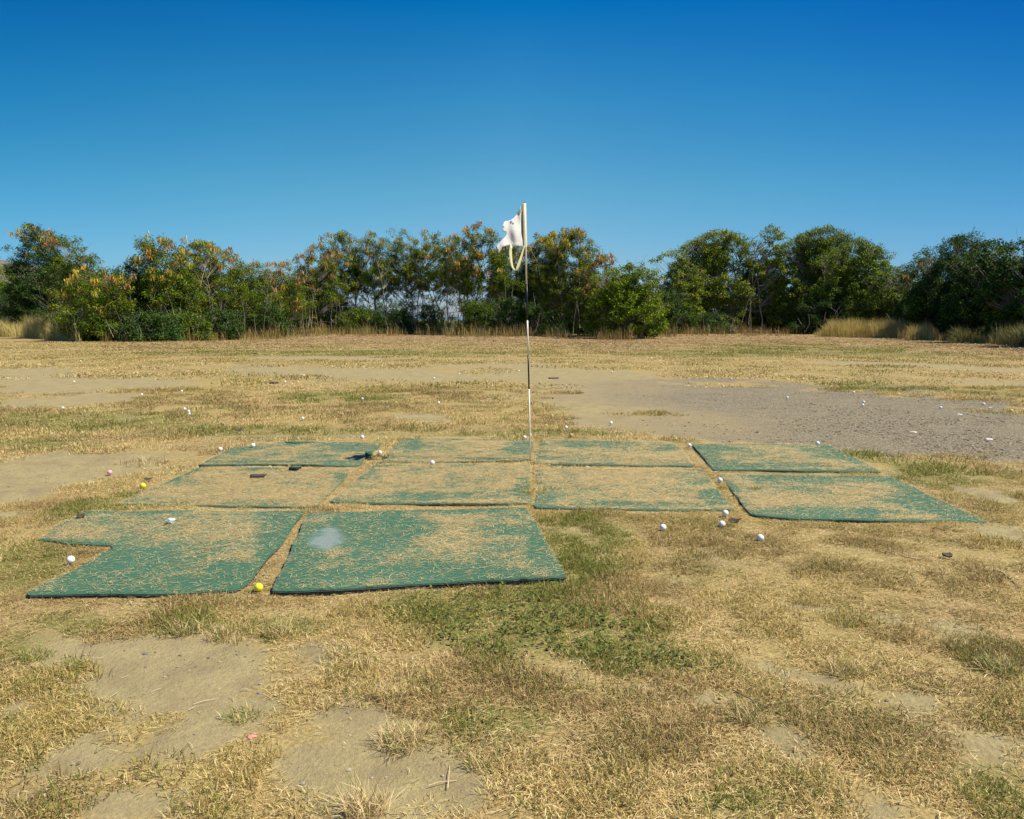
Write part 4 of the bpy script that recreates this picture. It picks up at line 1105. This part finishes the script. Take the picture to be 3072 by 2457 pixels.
def tree(px, top, w_px, label, base_py=None, back=0.0, pal=PAL_LEU, kind='frond', stems=3, crown_bot=0.38, dens=1.0, pods=0.0, podhue=0.5,
         name='leucaena_tree', cat='tree', group='trees of the row along the field edge', seed=0, spread=0.27, cy=1.0, lean=0.0, shape=1.0, bare=0.0, topw=0.55, per0=80):
    r = np.random.default_rng(seed * 77 + int(px)); bpy_ = base_py if base_py is not None else np.interp(px, BX, BY) - 4
    x0, y0 = gp(px, bpy_)
    x0 *= (y0 + back) / y0; y0 += back
    H = zat(top, y0); Wd = w_px * y0 / F
    root = empty(name, (x0, y0, 0), label, cat, group)
    tb = TB()
    # crown clump targets in an irregular envelope
    D = min(Wd * 0.95, 3.8) * cy
    if pal is PAL_LEU: crown_bot -= 0.08; bare = max(bare, 0.9)
    nt = int(78 * dens * max(1.0, Wd * H * (1 - crown_bot) / 9.0))
    zb = H * crown_bot
    T = []; u0 = r.uniform(-0.35, 0.35)
    while len(T) < nt:
        u = r.uniform(-1, 1); d_ = r.uniform(-1, 1); h = r.random() ** 0.9
        env = (topw + (1 - topw) * math.sin(min(1, (1 - h) * 1.6) * PI / 2)) * (1 if h > 0.12 else 0.8)
        if u * u / env ** 2 + d_ * d_ / env ** 2 > 1: continue
        tf = 1 - 0.26 * abs(u - u0) ** 1.5 - 0.30 * max(0.0, float(fbm(u * 2.6 + px * .037, d_ * 1.2 + seed, 1.0, seed + 3, 2)) - 0.42)
        if float(fbm(u * 2.2 + seed * 3.1, h * 3.0 + d_, 1.0, seed + 9, 2)) < 0.36: continue
        z = zb + (H * tf - zb - 0.12) * h
        if r.random() < 0.10: z = H * r.uniform(0.08, max(0.14, crown_bot + 0.05))
        T.append((u * Wd / 2 * (0.85 + 0.3 * r.random()) + lean * h * Wd, d_ * D / 2, z))
    ns_ = max(4, int(nt * .12))
    for _ in range(ns_):   # sprays that break the outline
        u = r.uniform(-1, 1) * 0.9; T.append((u * Wd / 2, r.uniform(-.4, .4) * D, H * (1 - 0.22 * abs(u - u0) ** 1.3) - r.uniform(-.12, .3)))
    T = np.array(T); T[0] = (lean * Wd + r.uniform(-.1, .1) * Wd, 0, H - 0.15)
    # stems
    st = []
    for s_ in range(stems):
        bx = r.uniform(-.28, .28) * Wd * (stems > 1); by = r.uniform(-.25, .25) * D * (stems > 1)
        tx = bx + r.normal(0, 0.22) * Wd + lean * Wd * .6; ty = by + r.normal(0, 0.2) * D; tz = H * r.uniform(0.68, 0.9)
        n = 8; P = np.array([[bx + (tx - bx) * (i / (n - 1)) ** 1.4 + r.normal(0, 0.035) * i ** .5, by + (ty - by) * (i / (n - 1)) ** 1.4 + r.normal(0, 0.035) * i ** .5, tz * i / (n - 1) - (0.05 if i == 0 else 0)] for i in range(n)])
        rad = r.uniform(0.032, 0.06) * (H / 6.5)
        tb.tube(P, rad, rad * 0.3, 6); st.append((P, rad))
    for T_ in T:
        # attach to nearest lower stem point
        best = None
        for P, rad in st:
            for i in range(2, len(P)):
                p = P[i]; dz = T_[2] - p[2]
                if dz < 0.1: continue
                hd = math.hypot(T_[0] - p[0], T_[1] - p[1]); c_ = hd + abs(dz - hd * 0.9) * 0.6
                if best is None or c_ < best[0]: best = (c_, p, rad * (1 - 0.6 * i / len(P)))
        if best is None: p = st[0][0][2]; rd = 0.02
        else: p, rd = best[1], best[2]
        mid = (p + T_) / 2 + [r.normal(0, .08), r.normal(0, .08), r.uniform(-.18, .12)]
        tb.tube(np.array([p, (p + mid) / 2 + r.normal(0, .03, 3), mid, (mid + T_) / 2 + r.normal(0, .04, 3), T_]), min(rd * 0.55, 0.022), 0.006, 4)
        for _ in range(2):
            e = T_ + r.normal(0, spread * 0.8, 3); tb.tube(np.array([mid * 0.3 + T_ * 0.7, e]), 0.008, 0.004, 3)
    for _ in range(int(bare * 14)):   # leafless twigs in the under-storey
        b_ = np.array([r.uniform(-.5, .5) * Wd, r.uniform(-.5, .5) * D, r.uniform(0, 0.15) * H]); e = b_ + [r.normal(0, .5), r.normal(0, .3), r.uniform(.25, .6) * H]
        tb.tube(np.array([b_, (b_ + e) / 2 + r.normal(0, .08, 3), e]), r.uniform(.016, .030), .008, 4)
    link('trunk', mesh_np('trunk', np.array(tb.v), quads=np.array(tb.q), smooth=True), M_BARK, root)
    per = int(per0)
    v, q, c = leaves(r, T[:nt], per, spread, kind, pal)
    v2, q2, c2 = leaves(r, T[nt:], per // 3, spread * 0.9, kind, pal)
    q = np.vstack([q, q2 + len(v)]); v = np.vstack([v, v2]); c = np.vstack([c, c2])
    # stray sprays reaching past the outline
    o = link('crown', None if False else mesh_np('crown', v, quads=q), M_LEAF, root); vcol(o.data, 'col', c)
    if pods > 0:
        sc_ = T[:, 2] / H - T[:, 1] / D * 0.5 + r.random(len(T)) * 0.7
        idx_ = np.argsort(-sc_)[:max(1, int(len(T) * pods * (0.42 if px < 800 else 0.6)))]; K = T[idx_]
        K = K + np.column_stack([r.normal(0, .12, len(K)), -np.abs(r.normal(0.25, .15, len(K))), r.uniform(-.1, .28, len(K))])
        for K1 in K[:95]:
            n = int(r.integers(12, 26)); st_ = K1 + r.normal(0, 1, (n, 3)) * [.10, .07, .10]; L = r.uniform(.16, .28, n); wd = r.uniform(.045, .075, n)
            a = r.uniform(0, PI, n); sx_ = np.stack([np.cos(a), np.sin(a), np.zeros(n)], 1) * (wd / 2)[:, None]
            dn = np.stack([r.normal(0, .2, n), r.normal(0, .2, n), -np.ones(n)], 1) * L[:, None]
            v = np.stack([st_ - sx_ * .4, st_ + sx_ * .4, st_ + dn * .55 + sx_, st_ + dn, st_ + dn * .55 - sx_], 1).reshape(-1, 3)
            b5 = np.arange(n)[:, None] * 5
            cc = POD_COLS[int(np.clip(r.normal(podhue, 0.28), 0, 1) * 3.99)][None] * r.uniform(.75, 1.25, n)[:, None]
            o = link('seed_pods', mesh_np('seed_pods', v, tris=b5 + [2, 3, 4], quads=b5 + [0, 1, 2, 4]), M_POD, root); vcol(o.data, 'col', np.repeat(cc, 5, 0))
    return root

FG = 'thin-stemmed trees of the front row'
TR = [  # px, top, width, kwargs, label
 (25, 800, 130, dict(pal=PAL_BUSH, crown_bot=.15, back=3), 'bushy green tree at the left edge in front of the hill'),
 (130, 682, 185, dict(pal=PAL_DK, crown_bot=.12, pods=.09, podhue=.8, dens=1.5, back=1.5), 'tall dark tree with golden pods at its tip, leftmost tall tree'),
 (245, 712, 170, dict(pal=PAL_LEU, crown_bot=.15, pods=.06, podhue=.05, dens=1.1, bare=1), 'twiggy green tree with reddish pods, next right of the leftmost tall tree'),
 (300, 805, 150, dict(pal=PAL_LEU, crown_bot=.12, pods=.30, podhue=.6, base_py=1022, dens=1.3), 'short tree loaded with orange and yellow pods in front of the left trees'),
 (400, 790, 120, dict(pal=PAL_DK, crown_bot=.25, pods=.1, podhue=.7), 'low green tree in the dip between two taller ones at left'),
 (500, 712, 160, dict(crown_bot=.33, pods=.28, podhue=.45, dens=1.3), 'leafy tree with clustered brown pods around a pointed top, left part of the row'),
 (600, 722, 130, dict(crown_bot=.36, pods=.30, podhue=.65, dens=1.2), 'tree with many yellow pods just right of the pointed leafy one'),
 (690, 748, 130, dict(crown_bot=.38, pods=.26, podhue=.3, dens=1.1), 'tree with rusty pods and a sloping right side'),
 (770, 785, 110, dict(crown_bot=.30, pods=.04, dens=1.0, bare=1), 'low feathery tree in the first dip of the row'),
 (860, 788, 130, dict(crown_bot=.36, pods=.40, podhue=.12, dens=.9, bare=1.5), 'sparse tree covered with salmon-brown pods'),
 (950, 735, 130, dict(crown_bot=.40, pods=.30, podhue=.3, dens=.8, bare=1.5), 'thin see-through tree with pods held high on bare twigs'),
 (1035, 694, 140, dict(crown_bot=.48, pods=.12, podhue=.8, dens=.95, bare=1), 'tall slender white-stemmed tree with a feathery olive top'),
 (1120, 700, 130, dict(crown_bot=.48, pods=.14, podhue=.7, dens=.95), 'olive tree with a broad flat top left of the open gap'),
 (1210, 688, 120, dict(crown_bot=.50, pods=.05, podhue=.8, dens=.9), 'feathery-topped tree over blue sky showing between stems, second left of the flag gap'),
 (1300, 697, 130, dict(crown_bot=.52, pods=.22, podhue=.7, dens=.95), 'tree with yellow pods above the widest see-through gap'),
 (1375, 705, 110, dict(crown_bot=.50, pods=.2, podhue=.7, dens=.8), 'slim tree above the see-through gap, left of the one behind the flag'),
 (1445, 674, 130, dict(crown_bot=.45, pods=.22, podhue=.35, dens=1.1), 'tall tree with rusty pods at its top directly left of the flag'),
 (1530, 715, 120, dict(crown_bot=.28, pods=.12, podhue=.3, dens=1.1), 'tree directly behind the flag strip'),
 (1625, 703, 125, dict(crown_bot=.30, pods=.24, podhue=.6, dens=1.3), 'dense tree with orange pods just right of the flagstick'),
 (1710, 688, 140, dict(crown_bot=.32, pods=.20, podhue=.7, dens=1.4), 'tall bushy tree right of the flagstick with a long sloping right side'),
 (1785, 765, 110, dict(crown_bot=.32, pods=.30, podhue=.15, dens=1.1), 'shorter tree with brown pods beside the round green bush'),
 (1880, 792, 235, dict(pal=PAL_BUSH, kind='fine', crown_bot=.03, dens=2.6, stems=5, base_py=1015, spread=.30, topw=.62, name='broadleaf_bush', per0=90), 'rounded bright green bush with leaves down to the ground'),
 (2035, 755, 150, dict(pal=PAL_OL, kind='broad', crown_bot=.18, dens=1.2, stems=4, name='broadleaf_tree', lean=.03), 'thin grey-green broadleaf tree just right of the round bush'),
 (2150, 690, 230, dict(pal=PAL_OL, kind='broad', crown_bot=.26, dens=1.7, stems=5, name='broadleaf_tree', bare=1.5, spread=.34), 'big olive broadleaf tree with several dark stems'),
 (2285, 672, 110, dict(pal=PAL_OL, kind='broad', crown_bot=.35, dens=.8, stems=3, name='broadleaf_tree', lean=.12, spread=.26, topw=.3), 'narrow olive tree whose spray sticks up between two big trees'),
 (2440, 684, 240, dict(pal=PAL_OL[:4], kind='broad', crown_bot=.12, dens=2.2, stems=5, name='broadleaf_tree', spread=.34, per0=75), 'massive dark broadleaf tree with yellow-green hanging leaves'),
 (2555, 722, 200, dict(pal=PAL_OL[:4], kind='broad', crown_bot=.15, dens=1.7, stems=3, name='broadleaf_tree', spread=.32, lean=.04, per0=70), 'broadleaf tree with drooping branches above the golden grass'),
 (2665, 800, 130, dict(pal=PAL_OL[:4], kind='broad', crown_bot=.15, dens=1.5, name='broadleaf_tree', per0=70), 'low broadleaf tree in the dip of the right-hand row'),
 (2745, 775, 130, dict(pal=PAL_DK, kind='fine', crown_bot=.12, dens=1.6, pods=.03, podhue=.1, name='broadleaf_tree'), 'small dark tree with a tuft of pinkish pods on top at right'),
 (2840, 705, 170, dict(pal=PAL_DK, kind='frond', crown_bot=.12, dens=2.0, per0=70), 'tall dark feathery tree with a pointed tip at right'),
 (2940, 722, 170, dict(pal=PAL_DK, kind='broad', crown_bot=.1, dens=2.0, name='broadleaf_tree', per0=75), 'wide dark broadleaf tree second from the right edge'),
 (3050, 715, 190, dict(pal=PAL_DK, kind='broad', crown_bot=.08, dens=2.0, name='broadleaf_tree', per0=75), 'dark broadleaf tree at the right edge'),
]
for i, (px, top, w, kw, lab) in enumerate(TR):
    tree(px, top, w * (1.0 if kw.get('name') == 'broadleaf_bush' else 1.22 if 'broadleaf' in kw.get('name', '') else 1.1 if px < 260 else 1.38), lab, seed=i + 1, **kw)
# second row
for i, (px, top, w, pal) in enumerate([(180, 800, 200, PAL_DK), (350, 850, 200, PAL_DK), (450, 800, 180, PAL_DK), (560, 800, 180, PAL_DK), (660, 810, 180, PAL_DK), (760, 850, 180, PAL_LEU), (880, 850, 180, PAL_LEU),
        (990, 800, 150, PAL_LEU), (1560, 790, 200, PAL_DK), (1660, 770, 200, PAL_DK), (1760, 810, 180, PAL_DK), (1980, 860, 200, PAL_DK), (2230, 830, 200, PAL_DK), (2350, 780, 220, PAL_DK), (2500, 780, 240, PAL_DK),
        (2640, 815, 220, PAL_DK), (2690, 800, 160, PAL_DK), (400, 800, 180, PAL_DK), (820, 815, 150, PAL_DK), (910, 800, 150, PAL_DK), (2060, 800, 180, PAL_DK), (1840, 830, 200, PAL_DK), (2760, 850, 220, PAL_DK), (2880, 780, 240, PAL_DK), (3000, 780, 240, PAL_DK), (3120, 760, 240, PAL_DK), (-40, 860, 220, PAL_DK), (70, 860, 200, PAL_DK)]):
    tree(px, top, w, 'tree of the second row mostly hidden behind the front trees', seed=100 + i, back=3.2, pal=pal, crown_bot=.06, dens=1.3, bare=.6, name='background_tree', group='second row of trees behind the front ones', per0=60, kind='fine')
# off-frame trees continuing the row
for i, px in enumerate((-180, -320, 3230, 3390)):
    tree(px, 720, 240, 'dark tree of the row standing beyond the edge of the picture', seed=200 + i, pal=PAL_DK, crown_bot=.1, dens=1.3, group='trees beyond the picture edges')
# shrubs at the foot
SH = [(240, 985, 150, 935, 'dark shrub right of the golden grass at left', 1020), (330, 0, 170, 930, 'dark low shrub under the pod-laden tree', 1022), (450, 0, 180, 930, 'dark shrub at the lowest front point of the left trees', 1026), (560, 0, 160, 935, 'green shrub between thin stems at left', 1022),
      (660, 0, 150, 925, 'dark green shrub left of the tall dark one', 1018), (800, 0, 130, 905, 'rounded dark green shrub among white stems', 1010),
      (1080, 0, 150, 925, 'green shrub under the left part of the see-through gap', 1002), (1190, 0, 150, 905, 'leafy green shrub below the feathery-topped trees', 1002), (1290, 0, 120, 915, 'green shrub left of the seaward gap', 1000), (1440, 0, 150, 900, 'dark shrub left of the flagstick foot of the treeline', 1006), (1530, 0, 170, 890, 'dark shrub behind the flagstick', 1006),
      (1640, 0, 170, 900, 'dark shrub right of the flagstick in the treeline', 1004), (2010, 0, 170, 900, 'grey-green shrub right of the round bush', 1002), (2130, 0, 150, 935, 'low shrub under the big olive tree', 1002),
      (2480, 0, 200, 900, 'dark shrub under the massive broadleaf tree', 1003), (2640, 0, 220, 900, 'dark shrub behind the golden grass at right', 1005), (2800, 0, 220, 880, 'dark shrub behind the right part of the golden grass', 1012), (2950, 0, 220, 880, 'dark shrub at far right', 1020), (3080, 0, 200, 880, 'dark shrub cut by the right edge', 1030), (90, 0, 200, 880, 'dark shrub behind the golden grass at left', 1000), (-20, 0, 160, 900, 'dark shrub cut by the left edge', 1000)]
for i in range(30):
    SH.append((-60 + i * 110, 0, 190, 915 + (i * 37) % 45, 'low dark shrub in the dense thicket behind the treeline trunks', -1))
for i, (px, _, w, top, lab, bp) in enumerate(SH):
    far_ = bp < 0
    if far_:
        tree(px, top, w, lab, back=5.5, pal=PAL_DK, kind='fine', stems=3, crown_bot=.02, dens=0.9, spread=.3, name='thicket_shrub', cat='shrub', group='thicket behind the trunks', seed=400 + i, topw=.6, cy=.7, per0=60); continue
    tree(px, top, w, lab, base_py=bp, back=(3.2 if px < 120 else 0.6), pal=(PAL_DK if i % 3 else PAL_LEU[:4]), kind='tiny', stems=6, crown_bot=.02, dens=1.25 + .5 * (i % 3 == 0), spread=.30, bare=1.6, name='shrub', cat='shrub', group='shrubs at the foot of the trees', seed=300 + i, topw=.75, cy=.7, per0=95)

# ------------------------------------------------------------------ tall dry grass along the trees
def tall(name, segs, hmin, hmax, n, cols, label, wb=0.022, depth=1.6, thr=0.40, feather=60):
    PXs = RNG.uniform(0, 1, n); tot = sum(s[1] - s[0] for s in segs)
    px = []; 
    for s in segs: px.append(RNG.uniform(s[0], s[1], int(n * (s[1] - s[0]) / tot)))
    px = np.concatenate(px); n = len(px)
    by = np.interp(px, BX, BY) + RNG.uniform(-2, 7, n)
    u = px - W0 / 2; v = by - H0 / 2; t = CH / (v * CP + F * SP); X = u * t; Y = (F * CP - v * SP) * t
    s = (Y + RNG.uniform(0, depth, n)) / Y; X *= s; Y *= s
    cl = fbm(X, Y, 1.1, 500, 3); cl = 0.6 * cl + 0.4 * fbm(X, Y, 0.45, 505, 2); ef = np.minimum(sstep(0, feather, px - segs[0][0]), sstep(0, feather, segs[0][1] - px))
    keep = RNG.random(n) < sstep(thr, thr + .12, cl) * ef + .04; X, Y, cl, ef = X[keep], Y[keep], cl[keep], ef[keep]; n = len(X)
    H = RNG.uniform(hmin, hmax, n) * (0.25 + 1.4 * sstep(thr - .1, .75, cl)) * (0.45 + 0.55 * ef); a = RNG.uniform(0, 6.28, n); lean = np.abs(RNG.normal(0, .28, n))
    dx, dy = np.cos(a), np.sin(a); w = RNG.uniform(.5, 1.2, n) * wb; fa = RNG.uniform(0, PI, n); sx, sy = np.cos(fa) * w / 2, np.sin(fa) * w / 2
    Z = relief(X, Y) - .03
    b = np.stack([X, Y, Z], 1); m = b + np.stack([dx * lean * .4, dy * lean * .4, np.full(n, .6)], 1) * H[:, None]; dx = dx * .8 - .25; tp = b + np.stack([dx * lean * 1.1, dy * lean * 1.1, 1 - lean * .3], 1) * H[:, None]
    s = np.stack([sx, sy, 0 * sx], 1); vv = np.stack([b - s, b + s, m - s * .8, m + s * .8, tp], 1).reshape(-1, 3); i = np.arange(n)[:, None] * 5
    me = mesh_np(name, vv, tris=i + [2, 3, 4], quads=i + [0, 1, 3, 2])
    C = np.array(cols); k = RNG.integers(0, len(C), n); c = C[k] * RNG.uniform(.7, 1.2, n)[:, None]
    vcol(me, 'col', np.repeat(c, 5, 0)); tag(link(name, me, M_STRAW), label, 'grass', kind='stuff')
GOLD = [(0.62, 0.50, 0.18), (0.50, 0.45, 0.13), (0.42, 0.41, 0.11), (0.70, 0.54, 0.24)]
BRN = [(0.40, 0.26, 0.09), (0.48, 0.33, 0.12), (0.27, 0.23, 0.08), (0.16, 0.18, 0.05)]
tall('tall_dry_grass', [(-200, 250)], 0.75, 1.35, 30000, GOLD, 'tall golden-green grass below the trees at the left edge', depth=2.4, thr=0.26)
tall('tall_golden_grass', [(2440, 2830)], 0.6, 1.05, 26000, GOLD + [(0.62, 0.40, 0.13)], 'tall golden grass in front of the right-hand trees', depth=2.0, thr=0.34)
tall('tall_green_grass', [(2820, 3250)], 0.45, 0.85, 14000, [(0.20, 0.22, 0.07), (0.30, 0.27, 0.09), (0.13, 0.17, 0.05), (0.36, 0.28, 0.12)], 'grey-green tall grass at the right edge below the trees', depth=1.6)
tall('undergrowth_grass', [(250, 2440)], 0.2, 0.85, 26000, BRN, 'brown dry undergrowth along the foot of the trees', depth=2.2, thr=0.50)

# fallen leaves under the trees
n = 9000; px = RNG.uniform(300, 3300, n); py = np.interp(px, BX, BY) + 2 + np.abs(RNG.normal(0, 17, n))
u = px - W0 / 2; v = py - H0 / 2; t = CH / (v * CP + F * SP); X = u * t; Y = (F * CP - v * SP) * t
a = RNG.uniform(0, 6.28, n); L = RNG.uniform(.03, .09, n); Z = relief(X, Y) + RNG.uniform(.01, .05, n)
pts = []
for (lx, ly, lz) in ((-1, 0, 0), (0, .45, .3), (1, 0, 0), (0, -.45, .3)):
    pts.append(np.stack([X + (np.cos(a) * lx - np.sin(a) * ly) * L, Y + (np.sin(a) * lx + np.cos(a) * ly) * L, Z + lz * L], 1))
me = mesh_np('leaf_litter', np.stack(pts, 1).reshape(-1, 3), quads=np.arange(n)[:, None] * 4 + [0, 1, 2, 3])
C = np.array([(0.50, 0.34, 0.20), (0.34, 0.20, 0.10), (0.20, 0.12, 0.06), (0.60, 0.46, 0.32)])[RNG.integers(0, 4, n)]
vcol(me, 'col', np.repeat(C, 4, 0)); tag(link('leaf_litter', me, M_STRAW), 'fallen brown leaves on the ground in front of the trees', 'leaf litter', kind='stuff')

# ------------------------------------------------------------------ light, sky, camera
sh = gp(1085, 1364, 0.02); zf = zat(690, PY); xf = xat(1548, PY, zf)
dv = Vector((xf - sh[0], PY - sh[1], zf))        # towards the sun
EL = math.atan2(dv.z, math.hypot(dv.x, dv.y)); AZ = math.atan2(dv.x, dv.y)
print('SUN elev %.1f az %.1f' % (math.degrees(EL), math.degrees(AZ)), 'pole', PX, PY, 'nfaces')
sun = bpy.data.lights.new('sun', 'SUN'); sun.energy = 4.9; sun.angle = math.radians(0.5); sun.color = (1.0, 0.92, 0.75)
so = bpy.data.objects.new('sun', sun); COL.objects.link(so)
so.rotation_euler = (-dv).to_track_quat('-Z', 'Y').to_euler(); so.location = (20, -5, 30)

w = bpy.data.worlds.new('World'); scene.world = w; w.use_nodes = True
nt = w.node_tree; nt.nodes.clear(); ns, ls = nt.nodes, nt.links
sky = ns.new('ShaderNodeTexSky'); sky.sky_type = 'NISHITA'; sky.sun_disc = False; sky.sun_elevation = EL; sky.sun_rotation = AZ
sky.air_density = 1.0; sky.dust_density = 0.3; sky.ozone_density = 3.0; sky.altitude = 0
tc = ns.new('ShaderNodeTexCoord'); sx = ns.new('ShaderNodeSeparateXYZ'); ls.new(tc.outputs['Generated'], sx.inputs[0])
grade = ramp(ns, ls, sx.outputs[2], [(0.0, (0.55, 0.62, 0.95)), (0.07, (0.50, 0.72, 0.90)), (0.156, (0.38, 0.77, 0.85)), (0.256, (0.19, 0.72, 0.88)), (0.36, (0.01, 0.55, 0.90)), (0.6, (0.05, 0.42, 0.9)), (1.0, (0.12, 0.4, 0.8))])
c = mixc(ns, ls, 1.0, sky.outputs[0], grade, 'MULTIPLY')
# the sky deepens away from the middle of the view (polarised blue plus vignetting painted into the colour), more so towards the right
azr = ramp(ns, ls, mth(ns, ls, 'MULTIPLY_ADD', sx.outputs[0], 0.5, c=0.5), [(0.2, (0.02, 0.60, 0.80)), (0.35, (0.6, 0.88, 0.93)), (0.5, (1, 1, 1)), (0.65, (0.5, 0.78, 0.9)), (0.8, (0.02, 0.42, 0.72))])
c = mixc(ns, ls, mth(ns, ls, 'MULTIPLY_ADD', sx.outputs[2], 2.2, clamp=True, c=0.30), c, azr, 'MULTIPLY')
bg = N(ns, 'ShaderNodeBackground', Strength=0.09); ls.new(c, bg.inputs[0]); ls.new(bg.outputs[0], ns.new('ShaderNodeOutputWorld').inputs[0])

cam = bpy.data.cameras.new('camera'); cam.sensor_width = 36; cam.lens = 36 * F / W0; cam.clip_start = 0.05; cam.clip_end = 8000
co = bpy.data.objects.new('camera', cam); COL.objects.link(co); co.location = (0, 0, CH); co.rotation_euler = (PI / 2 - PITCH, 0, 0)
scene.camera = co
scene.view_settings.view_transform = 'Standard'; scene.view_settings.look = 'None'; scene.view_settings.gamma = 1; scene.view_settings.exposure = 0.55
scene.cycles.max_bounces = 6; scene.cycles.transparent_max_bounces = 8
